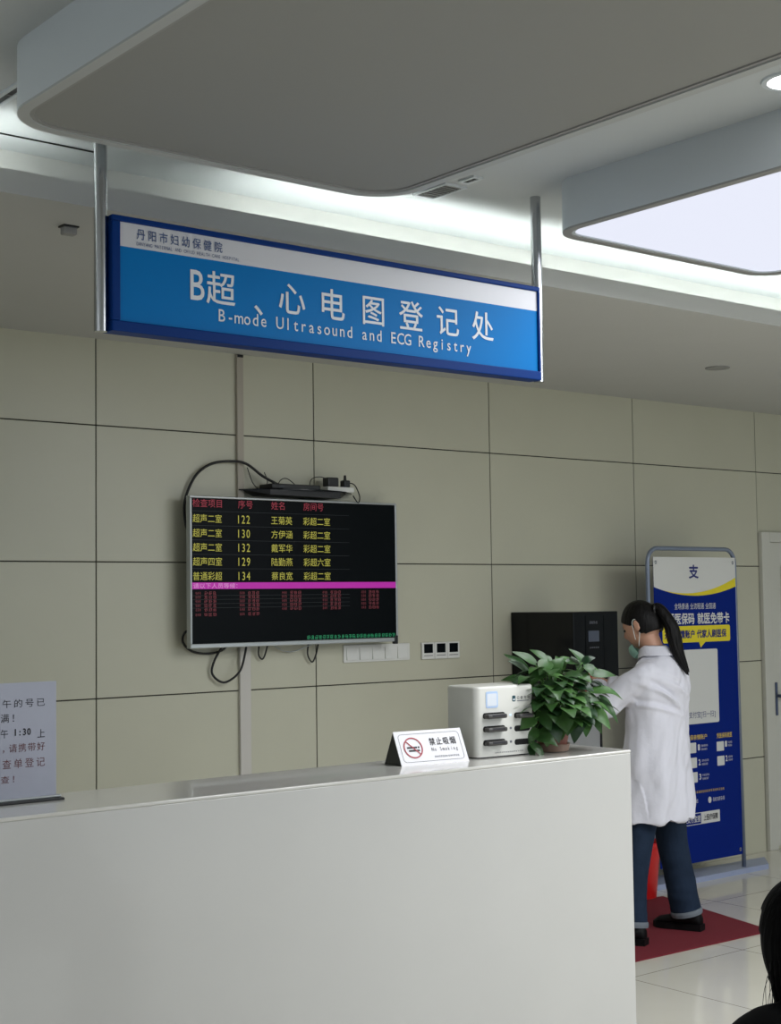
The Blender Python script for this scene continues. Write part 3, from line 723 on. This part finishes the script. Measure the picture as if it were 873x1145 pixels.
for i in range(3, 30): b.add([(us[i], -.0056, swoosh(us[i], 1)), (us[i + 1], -.0056, swoosh(us[i + 1], 1)), (us[i + 1], -.0056, swoosh(us[i + 1], 0)), (us[i], -.0056, swoosh(us[i], 0))], [(0, 1, 2, 3)])
b.build('yellow_sweep', M['banner_yellow'], bs, recalc=False)
YB = -.0062
lettering('支', 6.566, 6.653, 1.706, 1.786, YB, M['banner_ink'], bs, heavy=.03)
lettering('全场景通 全流程通 全国通', 6.435, 6.797, 1.532, 1.567, YB, M['banner_white'], bs, half=.35)
lettering('开通医保码 就医免带卡', 6.318, 6.920, 1.446, 1.512, YB, M['banner_white'], bs, half=.4, heavy=.025)
b = MB().prism(rrect(6.330, 6.922, 1.344, 1.438, .012, 4), YB, YB + .001, axis='y'); b.flat([(6.64, 1.345), (6.70, 1.345), (6.655, 1.312)], YB); b.build('speech_bubble', M['banner_yellow'], bs)
lettering('开通亲情账户 代家人刷医保', 6.345, 6.888, 1.366, 1.416, YB - .0008, M['banner_ink'], bs, half=.3, heavy=.035)
MB().prism(rrect(6.44, 6.803, .882, 1.303, .012, 4), YB, YB + .001, axis='y').build('white_card', M['banner_white'], bs)
lettering('打开支付宝[扫一扫]', 6.468, 6.768, .910, .952, YB - .0008, M['banner_ink'], bs, half=.45)
lettering('医保亲情账户', 6.51, 6.689, .792, .822, YB, M['gold'], bs, heavy=.02)
lettering('凭医保码就医', 6.775, 6.914, .788, .818, YB, M['gold'], bs, heavy=.02)
b = MB(); c_ = MB()
for u, z, s in ((6.606, .732, '1'), (6.609, .648, '2'), (6.612, .566, '3')):
    lettering(s, u, u + .018, z, z + .034, YB, M['banner_white'], bs, heavy=.03)
    b.prism(rrect(u - .09, u - .014, z - .012, z + .046, .004, 3), YB, YB + .001, axis='y')
    scribble(c_, u + .028, u + .09, z + .018, z + .03, YB, 5, rnd); scribble(c_, u + .028, u + .082, z - .002, z + .010, YB, 5, rnd)
for u, z, s in ((6.848, .735, '1'), (6.850, .652, '2')):
    lettering(s, u, u + .018, z, z + .034, YB, M['banner_white'], bs, heavy=.03)
    b.prism(rrect(u - .074, u - .010, z - .02, z + .034, .004, 3), YB, YB + .001, axis='y')
    scribble(c_, u + .026, u + .064, z + .018, z + .030, YB, 4, rnd); scribble(c_, u + .026, u + .064, z, z + .012, YB, 4, rnd)
b.build('step_icon', M['banner_white'], bs); 
scribble(c_, 6.44, 6.60, .438, .460, YB, 7, rnd); scribble(c_, 6.725, 6.832, .434, .456, YB, 6, rnd)
c_.build('small_print', M['signwhite'], bs, recalc=False)
MB().prism([(6.70 + .014 * math.cos(2 * PI * k / 20), .446 + .018 * math.sin(2 * PI * k / 20)) for k in range(20)], YB, YB + .001, axis='y').build('round_emblem', M['banner_white'], bs)
b = MB(); scribble(b, 6.44, 6.832, .492, .506, YB, 22, rnd); b.build('small_print', M['gold'], bs, recalc=False)
b = MB().prism(rrect(6.445, 6.785, .318, .384, .004, 3), YB, YB + .001, axis='y'); b.build('search_frame', M['banner_white'], bs)
MB().prism(rrect(6.449, 6.618, .322, .380, .003, 3), YB - .0006, YB, axis='y').build('search_label', M['banner_blue'], bs)
lettering('上支付宝搜', 6.468, 6.612, .332, .370, YB - .0012, M['banner_white'], bs, heavy=.015)
lettering('上医疗保障', 6.640, 6.765, .334, .370, YB - .0012, M['ink'], bs, heavy=.015)
b = MB()
for u, z in ((bx0 + .018, bz1 - .03), (bx1 - .024, bz1 - .03), (bx1 - .024, bz0 + .03)): b.ring(rrect(u - .008, u + .008, z - .01, z + .01, .006, 3), rrect(u - .004, u + .004, z - .005, z + .005, .003, 3), YB - .002, YB, axis='y')
b.build('eyelet', M['steel'], bs)

rg = MB().prism([(4.70, 4.47), (5.862, 4.432), (6.10, 5.31), (4.93, 5.345)], 0.0005, .008).build('floor_mat', M['rug'])
tag(rg, 'dark red floor mat under the standing woman in the white coat', 'mat')
bn = thing('waste_bin', 'red plastic waste bin on the floor behind the woman\'s legs', 'bin', (6.0, 5.40, 0))
MB().lathe([(.098, 0), (.102, .004), (.128, .275), (.136, .278), (.136, .30), (.128, .302), (.122, .285), (.098, .012)], 32).build('bucket', M['bin'], bn, smooth='auto')

# ------------------------------------------------------------------ people
def remesh(mb, name, vox, smooth_it, m, parent, disp=None):
    me = bpy.data.meshes.new(name + '_src'); me.from_pydata(mb.v, [], mb.f); me.validate()
    bm = bmesh.new(); bm.from_mesh(me); bmesh.ops.recalc_face_normals(bm, faces=bm.faces); bm.to_mesh(me); bm.free()
    o = bpy.data.objects.new(name + '_src', me); COL.objects.link(o)
    r = o.modifiers.new('r', 'REMESH'); r.mode = 'VOXEL'; r.voxel_size = vox
    s = o.modifiers.new('s', 'SMOOTH'); s.factor = .5; s.iterations = smooth_it
    dg = bpy.context.evaluated_depsgraph_get(); dg.update()
    me2 = bpy.data.meshes.new_from_object(o.evaluated_get(dg)); me2.name = name
    bpy.data.objects.remove(o)
    if disp:
        nn = [v.normal.copy() for v in me2.vertices]
        for v, n in zip(me2.vertices, nn): v.co = v.co + n * disp(v.co, n)
    for p in me2.polygons: p.use_smooth = True
    me2.materials.clear(); me2.materials.append(m)
    ob = bpy.data.objects.new(name, me2); COL.objects.link(ob); ob.parent = parent
    return ob
def ell(c, rx, ry, n=32, rot=0.0, pw=2.0):
    out = []
    for k in range(n):
        a = 2 * PI * k / n; ca, sa = math.cos(a), math.sin(a)
        x = rx * math.copysign(abs(ca) ** (2 / pw), ca); y = ry * math.copysign(abs(sa) ** (2 / pw), sa)
        out.append(Vector((c[0] + x * math.cos(rot) - y * math.sin(rot), c[1] + x * math.sin(rot) + y * math.cos(rot), c[2])))
    return out
def head_verts(mtx, kind='head', hair_len=.0):
    """a head facing +Y about its own centre"""
    bm = bmesh.new(); bmesh.ops.create_uvsphere(bm, u_segments=48, v_segments=32, radius=1)
    for v in bm.verts:
        x, y, z = v.co
        X, Y, Z = x * .072, y * .092, z * .112
        if z < 0: X *= 1 - .28 * (-z) ** 1.3; Y *= 1 - .12 * (-z) ** 1.5; Y += .018 * (-z) * (1 if y > 0 else .3)
        if y < 0: Z += .006 * (1 - abs(z)); Y *= 1.04
        if y > .3:                                           # face
            fx = X / .072; fz = Z / .112
            Y += .020 * math.exp(-(fx / .16) ** 2 - ((fz + .18) / .17) ** 2)          # nose
            Y += .008 * math.exp(-(fx / .13) ** 2 - ((fz - .02) / .16) ** 2)
            Y -= .010 * math.exp(-((abs(fx) - .42) / .2) ** 2 - ((fz - .03) / .12) ** 2)  # eye sockets
            Y += .005 * math.exp(-((abs(fx) - .4) / .25) ** 2 - ((fz - .2) / .09) ** 2)   # brow
            Y += .006 * math.exp(-(fx / .28) ** 2 - ((fz + .50) / .05) ** 2)          # lips
            Y += .005 * math.exp(-(fx / .28) ** 2 - ((fz + .60) / .05) ** 2)
            Y += .008 * math.exp(-(fx / .35) ** 2 - ((fz + .86) / .14) ** 2)          # chin
        v.co = (X, Y, Z)
    return bm
def ear(mb, s, mtx):
    e = MB(); rr_ = []
    for k, (x, sc) in enumerate(((.058, .6), (.070, .9), (.078, 1.0), (.083, .85))):
        rr_.append([Vector((s * x, -.010 - .006 * k / 3 + .017 * sc * math.cos(2 * PI * j / 16), -.008 + .030 * sc * math.sin(2 * PI * j / 16))) for j in range(16)])
    e.loft(rr_); mb.add(e.v, e.f, mtx)
def hand(mb, wrist, d, up, s, curl=.5):
    """palm, four fingers and a thumb; d = direction of the hand, up = back of the hand, s = +1 when the thumb lies on the +side"""
    d = Vector(d).normalized(); up = Vector(up); up = (up - d * up.dot(d)).normalized(); sd = d.cross(up) * s
    w = Vector(wrist)
    rings = []
    for t, hw_, th in ((-.02, .024, .020), (.01, .030, .018), (.05, .038, .015), (.085, .039, .013)):
        rings.append([w + d * t + sd * (hw_ * math.cos(2 * PI * j / 16)) + up * (th * math.sin(2 * PI * j / 16)) for j in range(16)])
    mb.loft(rings)
    for k, (o, L_) in enumerate(((.028, .070), (.010, .078), (-.010, .072), (-.028, .056))):
        p = w + d * .078 + sd * o; pts = [p - d * .012, p]
        a = 0
        for seg in (.45, .32, .23):
            a += curl * (1.0 + .1 * k)
            p = p + (d * math.cos(a) - up * math.sin(a)) * (L_ * seg); pts.append(p)
        mb.tube(pts, [.009, .0092, .0085, .0078, .006], 10, 4)
    p = w + d * .02 + sd * .024
    mb.tube([p, p + sd * .020 + d * .022 - up * .010, p + sd * .022 + d * .046 - up * .028, p + sd * .010 + d * .062 - up * .042], [.012, .011, .0095, .007], 10, 4)
def shoe(parent, ax, heel, direction, L_=.245):
    R3 = Matrix.Translation((heel[0], heel[1], 0)) @ Matrix.Rotation(direction, 4, 'Z')
    def sec(y, hw_, z0, z1, cx=0): 
        return [R3 @ Vector((cx + hw_ * math.cos(2 * PI * j / 20), y, (z0 + z1) / 2 + (z1 - z0) / 2 * math.sin(2 * PI * j / 20))) for j in range(20)]
    u = MB().loft([sec(.004, .020, .02, .07), sec(.015, .033, .018, .088), sec(.06, .037, .018, .095), sec(.11, .040, .018, .082), sec(.17, .045, .018, .062), sec(.215, .041, .018, .052), sec(L_ - .004, .022, .018, .036)])
    so_ = u.build('shoe', M['shoe'], parent, smooth=True)
    poly = [(-.030, 0), (.030, 0), (.036, .06), (.040, .12), (.047, .18), (.042, .222), (.020, L_), (-.020, L_), (-.042, .222), (-.047, .18), (-.040, .12), (-.036, .06)]
    MB().prism(poly, .0, .03, mtx=R3).build('shoe_sole', M['shoe'], so_)

def leg_tube(mb, pts, rad, seg=16, sub=6): mb.tube(pts, rad, seg, sub)

# --- the woman in the white coat, facing the water machine
WT = math.radians(12)
wm = thing('person', 'standing woman in white coat, jeans and green mask, black ponytail', 'person', (5.40, 4.72, .008), WT)
HC = Vector((.0, .062, 1.462)); HM = Matrix.Translation(HC) @ Matrix.Rotation(math.radians(0), 4, 'Z') @ Matrix.Rotation(math.radians(-24), 4, 'X')
body = MB()
body.bm(head_verts(HM), HM); ear(body, 1, HM); ear(body, -1, HM)
body.tube([(0, -.025, 1.24), (0, -.005, 1.33), (0, .035, 1.42)], [.060, .050, .052], 20, 5)
body.loft([ell((0, -.01, z), rx, ry) for z, rx, ry in ((.74, .150, .105), (.82, .165, .115), (.92, .150, .10), (1.0, .135, .092), (1.12, .150, .10), (1.20, .140, .080), (1.255, .085, .055))])
LE, LW = Vector((-.225, .150, 1.075)), Vector((-.035, .300, 1.165))
RE, RW = Vector((.235, .120, 1.06)), Vector((.085, .315, 1.165))
for s_, E_, W2 in ((-1, LE, LW), (1, RE, RW)):
    S_ = Vector((s_ * .150, -.03, 1.222))
    body.tube([(s_ * .08, -.03, 1.225), S_, (S_ + E_) / 2, E_, (E_ + W2) / 2, W2, W2 + (W2 - E_).normalized() * .02], [.044, .046, .042, .036, .034, .026, .025], 16, 5)
hand(body, LW + (LW - LE).normalized() * .02, (LW - LE) + Vector((.02, .06, .03)), (-.5, -.1, .75), 1, .55)
hand(body, RW + (RW - RE).normalized() * .02, (RW - RE) + Vector((-.02, .06, .0)), (.6, -.1, .7), -1, .5)
legs = {1: [(.085, -.01, .84), (.095, -.005, .70), (.118, -.005, .45), (.150, -.025, .25), (.172, -.05, .075)], -1: [(-.085, -.01, .84), (-.095, .0, .70), (-.152, .02, .45), (-.196, .03, .25), (-.222, .02, .075)]}
for s_ in (1, -1):
    body.tube(legs[s_], [.085, .078, .055, .05, .04], 16, 6)
remesh(body, 'body', .0055, 3, M['skin'], wm)
# coat
coat = MB()
cr = [(.545, -.01, .003, .222, .150), (.60, -.008, .002, .218, .150), (.75, -.004, .0, .206, .146), (.88, .0, -.004, .194, .140), (.98, .0, -.008, .180, .130), (1.08, 0, -.014, .182, .126), (1.16, 0, -.022, .186, .124), (1.22, 0, -.028, .182, .112), (1.262, 0, -.03, .155, .095), (1.295, 0, -.028, .105, .078), (1.32, 0, -.02, .062, .062)]
coat.loft([ell((a, c, z), rx, ry, 40, 0, 2.3) for z, a, c, rx, ry in cr])
for s_, E_, W2 in ((-1, LE, LW), (1, RE, RW)):
    S_ = Vector((s_ * .150, -.028, 1.222))
    coat.tube([(s_ * .09, -.028, 1.225), S_, S_ * .5 + E_ * .5 + Vector((0, 0, .006)), E_, (E_ + W2) / 2, W2], [.060, .068, .066, .062, .055, .050], 20, 6)
def coat_disp(p, n):
    a = math.atan2(p.y, p.x); k = max(0, min(1, (1.02 - p.z) / .35)); d = 0
    torso = abs(p.x) < .21 and p.y < .15
    if torso: d += k * .010 * math.sin(7 * a + 2.2 * math.sin(3.1 * p.z + 1)) + k * .003 * math.sin(13 * a + 4 * p.z)
    d += .011 * (noise.noise(Vector((p.x * 9, p.y * 9, p.z * 5 + p.x * 9))) )
    d += .006 * noise.noise(Vector((p.x * 22 + 5, p.y * 22, p.z * 14 - p.x * 20)))
    for cx_, cz_, sl_, w_ in ((-.10, 1.13, -.55, .012), (-.06, 1.10, -.75, .010), (-.02, 1.16, -.4, .012), (-.12, 1.07, -.3, .010)):   # creases from the armpit
        dd = (p.z - cz_) - sl_ * (p.x - cx_)
        if p.y < 0: d += .011 * math.exp(-(dd / w_) ** 2) * math.exp(-((p.x - cx_) / .10) ** 2) - .008 * math.exp(-((dd - .025) / w_) ** 2) * math.exp(-((p.x - cx_) / .10) ** 2)
    if p.y < 0 and p.z < 1.25: d -= .003 * math.exp(-(p.x / .004) ** 2)                       # centre back seam
    return d
cobj = remesh(coat, 'lab_coat', .007, 4, M['coat'], wm, coat_disp)
b = MB()                                                                        # collar
rings = []
for z, rx, ry, cy_ in ((1.300, .088, .078, -.016), (1.338, .066, .068, -.008), (1.366, .058, .062, .004), (1.360, .066, .071, .003), (1.318, .092, .088, -.014)):
    rings.append([Vector((p.x, p.y, p.z - .035 * max(0, (p.y - cy_) / ry) ** 2)) for p in ell((0, cy_, z), rx, ry, 32)])
b.loft(rings, cap=False); b.build('collar', M['coat'], cobj, smooth=True)
b = MB()                                                                        # half belt across the back
for k in range(20):
    a0, a1 = PI + .35 + (PI - .7) * k / 20, PI + .35 + (PI - .7) * (k + 1) / 20
    for (aa, bb) in ((a0, a1),):
        P = lambda a_, z_, r_: Vector(((.186 + r_) * math.cos(a_), -.005 + (.139 + r_) * math.sin(a_), z_))
        b.add([P(aa, .965, .004), P(bb, .965, .004), P(bb, 1.0, .004), P(aa, 1.0, .004)], [(0, 1, 2, 3)])
# jeans
jb = MB(); jb.loft([ell((0, -.01, z), rx, ry) for z, rx, ry in ((.70, .155, .11), (.80, .165, .12), (.90, .155, .11))])
for s_ in (1, -1): jb.tube(legs[s_], [.088, .083, .076, .073, .072] if s_ > 0 else [.088, .080, .070, .068, .068], 20, 6)
def jd(p, n): return .005 * noise.noise(Vector((p.x * 12, p.y * 12, p.z * 9 + 3))) + .004 * noise.noise(Vector((p.x * 8, p.y * 8, p.z * 30))) * max(0, min(1, (.4 - p.z) / .2))
jn = remesh(jb, 'jeans', .008, 3, M['jeans'], wm, jd)
for s_ in (1, -1):
    e1, e2 = Vector(legs[s_][-1]), Vector(legs[s_][-2]); d = (e2 - e1).normalized()
    MB().tube([e1 - d * .004, e1 + d * .010, e1 + d * .022], [.075, .077, .075] if s_ > 0 else [.071, .073, .071], 24, 4).build('trouser_cuff', M['cuff'], jn, smooth='auto')
shoe(wm, 0, (.185, -.125), math.radians(6)); shoe(wm, 0, (-.228, -.055), math.radians(10))
# hair
def hair_cap(hm, hairline, bulge, m, parent, name='hair', seg=(64, 48)):
    bm = bmesh.new(); bmesh.ops.create_uvsphere(bm, u_segments=seg[0], v_segments=seg[1], radius=1)
    for v in bm.verts:
        x, y, z = v.co
        X, Y, Z = x * .082 * bulge, y * .103 * bulge - .004, z * .122 * bulge
        # keep hair where direction is behind the hairline
        h = hairline(x, y, z)
        k = max(0, min(1, h / .10))
        s_ = .72 + .28 * k
        v.co = (X * s_, Y * s_, Z * s_)
    for v in bm.verts: v.co = hm @ v.co
    bm.normal_update()
    return MB().bm(bm).build(name, m, parent, smooth=True)
hairline = lambda x, y, z: (z - (-.03 + .6 * (y - .25)) if y > .25 else z + .60 - 1.6 * max(0, y + .12) - (.25 * max(0, abs(x) - .6) if y > -.3 else 0))
hr = hair_cap(HM, hairline, 1.0, M['hair'], wm)
pt = MB()
tie = HM @ Vector((0, -.100, .035))
pts = [tie + Vector((0, .02, 0)), tie + Vector((.004, -.018, .006)), Vector((.012, -.088, 1.46)), Vector((.016, -.103, 1.40)), Vector((.022, -.118, 1.33)), Vector((.034, -.138, 1.275)), Vector((.046, -.156, 1.232))]
pt.tube(pts, [.020, .025, .034, .036, .030, .018, .003], 20, 8)
for k in range(9):
    a = 2 * PI * k / 9; q0 = Vector((math.cos(a), math.sin(a) * .7, 0)); e_ = random.uniform(-.02, .02)
    pt.tube([pts[1] + q0 * .012, pts[2] + q0 * .024, pts[3] + q0 * .027, pts[4] + q0 * .024, pts[5] + q0 * .016, pts[6] + q0 * .008 + Vector((e_ * .4, e_ * .3, e_))], [.012, .013, .013, .012, .009, .001], 8, 6)
o = pt.build('ponytail', M['hair'], hr, smooth=True)
MB().tube([tie + Vector((.024 * math.cos(2 * PI * k / 16), -.006, .024 * math.sin(2 * PI * k / 16))) for k in range(17)], .006, 8, 2).build('hair_tie', M['black'], hr, smooth=True)
# mask and eyes
mk = MB(); rings = []
for k in range(9):
    t = k / 8; z = -.072 - .052 * t
    row_ = []
    for j in range(17):
        a = math.radians(-64 + 128 * j / 16); r_ = .076 + .006 * math.cos(a) - .014 * t
        row_.append(HM @ Vector((r_ * .98 * math.sin(a), .006 + (.100 + .010 * math.sin(PI * t)) * math.cos(a) - .010 * t, z - .010 * math.cos(a))))
    rings.append(row_)
fs = [(i * 17 + j, i * 17 + j + 1, (i + 1) * 17 + j + 1, (i + 1) * 17 + j) for i in range(8) for j in range(16)]
mk.add([p for r_ in rings for p in r_], fs)
mo = mk.build('face_mask', M['mask'], wm, smooth=True)
for s_ in (1, -1):
    MB().tube([HM @ Vector((s_ * .076, .02, -.066)), HM @ Vector((s_ * .082, .0, .012)), HM @ Vector((s_ * .078, -.022, .02)), HM @ Vector((s_ * .076, -.026, -.02)), HM @ Vector((s_ * .070, .02, -.10))], .0016, 6, 5).build('ear_loop', M['strap'], mo, smooth=True)
    MB().lathe([(.001, -.006), (.005, -.004), (.006, 0), (.005, .004), (.001, .006)], 14, (0, 0, 0), HM @ Matrix.Translation((s_ * .030, .081, .004))).build('eye', M['black'], wm, smooth=True)
# what she holds
cp = thing('cup', 'small red cup in the hand of the woman in white coat', 'cup', (0, 0, 0))
Wm = Matrix.Translation((5.40, 4.72, .008)) @ Matrix.Rotation(WT, 4, 'Z')
cp.location = Wm @ Vector((.018, .385, 1.135))
MB().lathe([(.027, 0), (.030, .003), (.036, .085), (.038, .088), (.035, .088), (.028, .008)], 24).build('cup_body', M['redcup'], cp, smooth='auto')
MB().lathe([(.0336, .045), (.0352, .065)], 24).build('cup_band', M['white_plastic'], cp)

# --- the seated person in front, seen from behind at the frame edge
st = thing('person', 'seated person with long black hair and black jacket at right foreground edge', 'person', (2.415, 1.708, 0), math.radians(-30))
SH = Matrix.Translation((-.014, .027, .925)) @ Matrix.Rotation(math.radians(18), 4, 'Z') @ Matrix.Rotation(math.radians(-14), 4, 'X')
sbm = MB(); sbm.bm(head_verts(SH), SH); ear(sbm, 1, SH); ear(sbm, -1, SH)
sbm.tube([(0, -.09, .70), (0, -.04, .81), (0, .0, .89)], [.06, .05, .052], 16, 4)
sbm.loft([ell((0, c, z), rx, ry) for z, c, rx, ry in ((.39, -.24, .16, .12), (.46, -.24, .16, .115), (.56, -.20, .14, .10), (.66, -.14, .15, .10), (.74, -.09, .14, .085), (.79, -.06, .09, .06))])
arms = {-1: [(-.09, -.06, .79), (-.165, -.05, .755), (-.215, -.03, .62), (-.215, .04, .52), (-.14, .15, .53), (-.06, .22, .56)], 1: [(.09, -.06, .79), (.165, -.05, .755), (.215, -.03, .62), (.215, .04, .52), (.14, .15, .53), (.06, .22, .56)]}
lg = {s_: [(s_ * .09, -.22, .47), (s_ * .10, -.02, .48), (s_ * .11, .15, .47), (s_ * .11, .20, .40), (s_ * .11, .17, .22), (s_ * .11, .15, .07)] for s_ in (1, -1)}
for s_ in (1, -1):
    sbm.tube(arms[s_], [.045, .048, .040, .034, .030, .024], 14, 5)
    hand(sbm, Vector(arms[s_][-1]), (-s_ * .06, .07, .02), (0, 0, 1), s_ * -1, .4)
    sbm.tube(lg[s_], [.07, .075, .06, .055, .05, .04], 14, 5)
remesh(sbm, 'body', .007, 3, M['skin'], st)
jk = MB().loft([ell((0, c, z), rx, ry, 32, 0, 2.3) for z, c, rx, ry in ((.415, -.24, .185, .145), (.46, -.24, .185, .14), (.56, -.20, .172, .13), (.66, -.14, .178, .125), (.76, -.085, .175, .11), (.82, -.06, .14, .09), (.86, -.03, .075, .07))])
for s_ in (1, -1): jk.tube(arms[s_], [.060, .066, .060, .054, .048, .044], 18, 5)
remesh(jk, 'jacket', .008, 4, M['jacket'], st, lambda p, n: .006 * noise.noise(p * 14))
tr = MB().loft([ell((0, -.23, z), .17, .12) for z in (.405, .44, .50)])
for s_ in (1, -1): tr.tube(lg[s_], [.085, .088, .074, .07, .066, .06], 16, 5)
remesh(tr, 'trousers', .009, 3, M['trouser'], st)
for s_ in (1, -1): shoe(st, 0, (s_ * .11, .085), 0)
hs = hair_cap(SH, lambda x, y, z: (z - (.25 + .5 * max(0, y)) if y > .45 else z + 1.1 - 1.5 * max(0, y - .1)), 1.11, M['hair2'], st)
lock = MB()
for k in range(26):                                     # long hair hanging over neck and shoulders
    a = math.radians(168 + 204 * k / 25)
    px_, py_ = .076 * math.cos(a), .094 * math.sin(a) - .01
    j = random.uniform(-.01, .01)
    lock.tube([SH @ Vector((px_ * .9, py_ * .9, .02)), SH @ Vector((px_ * 1.06, py_ * 1.06, -.06)), SH @ Vector((px_ * 1.05 + j, py_ * 1.08, -.14)), Vector((px_ * 1.25 + j, py_ * 1.2 - .035, .745)), Vector((px_ * 1.35 + j, py_ * 1.25 - .06, .66 + random.uniform(-.03, .03)))], [.016, .018, .018, .015, .004], 10, 6)
lock.build('long_hair', M['hair2'], hs, smooth=True)
b = MB()
for k in range(36):
    a = math.radians(150 + 60 * random.random()); px_, py_ = .085 * math.cos(a), .094 * math.sin(a) - .01
    z_ = random.uniform(-.13, -.04); o_ = random.uniform(.008, .03)
    b.tube([SH @ Vector((px_, py_, z_ + .03)), SH @ Vector((px_ - o_, py_, z_)), Vector((px_ - o_ * 1.6, py_ - .02, .79)), Vector((px_ - .03 - o_, py_ - .03, .765))], .0006, 4, 5)
b.build('stray_hair', M['hair2'], hs)
ch = thing('waiting_chair', 'grey metal waiting chair under the seated person in the foreground', 'chair', (2.30, 1.51, 0), math.radians(-30))
MB().box(-.22, .22, -.20, .20, .385, .405, bev=.008).build('seat', M['inox'], ch)
MB().box(-.21, .21, -.24, -.22, .44, .80, bev=.008).build('backrest', M['inox'], ch)
for sx in (-1, 1):
    for sy in (-1, 1): MB().lathe([(.012, 0), (.012, .385)], 12, (sx * .19, sy * .17, 0)).build('leg', M['steel'], ch, smooth='auto')
    MB().box(sx * .17 - .01, sx * .17 + .01, -.235, -.205, .39, .46).build('back_support', M['steel'], ch)

# ------------------------------------------------------------------ camera
cam = bpy.data.cameras.new('camera'); co = bpy.data.objects.new('camera', cam); COL.objects.link(co)
F_PX, YAW, PITCH, ROLL = 1641.75, math.radians(38.80121), math.radians(3.48308), math.radians(-0.786398)
fw = Vector((math.sin(YAW) * math.cos(PITCH), math.cos(YAW) * math.cos(PITCH), math.sin(PITCH)))
rt = Vector((math.cos(YAW), -math.sin(YAW), 0)); upv = rt.cross(fw)
Rv = rt * math.cos(ROLL) + upv * math.sin(ROLL); Uv = -rt * math.sin(ROLL) + upv * math.cos(ROLL)
co.matrix_world = Matrix(((Rv.x, Uv.x, -fw.x, 0), (Rv.y, Uv.y, -fw.y, 0), (Rv.z, Uv.z, -fw.z, 1.60), (0, 0, 0, 1)))
cam.sensor_fit = 'HORIZONTAL'; cam.sensor_width = 36.0; cam.lens = F_PX / 873 * 36.0; cam.clip_start = .05
SC.camera = co

# ------------------------------------------------------------------ light
w = bpy.data.worlds.new('daylight'); SC.world = w; w.use_nodes = True
bg = w.node_tree.nodes['Background']; bg.inputs[0].default_value = (0.80, 0.90, 1.0, 1); bg.inputs[1].default_value = 0.95
def area(loc, sx, sy, e, col=(1, 1, 1), rot=(0, 0, 0)):
    l = bpy.data.lights.new('lamp', 'AREA'); l.shape = 'RECTANGLE'; l.size = sx; l.size_y = sy; l.energy = e; l.color = col
    o = bpy.data.objects.new('box_and_fill_light', l); COL.objects.link(o); o.location = loc; o.rotation_euler = rot; return o
area((4.07, 2.05, ZB - .012), 1.05, 2.6, 42, (.95, .98, 1))       # the lit box
area((4.4, -1.6, 2.8), 1.1, 2.6, 45, (.95, .98, 1))  # added fill light out of view, no fitting there
area((6.3, 0.0, 2.8), 1.1, 2.8, 95, (.97, .99, 1))  # unseen fill, added to lift the floor and right side
area((-1.6, 1.6, 2.8), 1.1, 2.6, 30, (.95, .98, 1))  # made-up light off to the left, brightens the left of the tiled wall
l = bpy.data.lights.new('downlight_lamp', 'SPOT'); l.energy = 25; l.spot_size = math.radians(110); l.spot_blend = .6; l.shadow_soft_size = .06
o = bpy.data.objects.new('downlight_lamp', l); COL.objects.link(o); o.location = (3.31, 2.36, 2.98)

SC.view_settings.view_transform = 'Standard'; SC.view_settings.look = 'None'; SC.view_settings.gamma = 1; SC.view_settings.use_curve_mapping = False
SC.view_settings.exposure = 0.25
SC.cycles.max_bounces = 8
SC.cycles.use_denoising = True
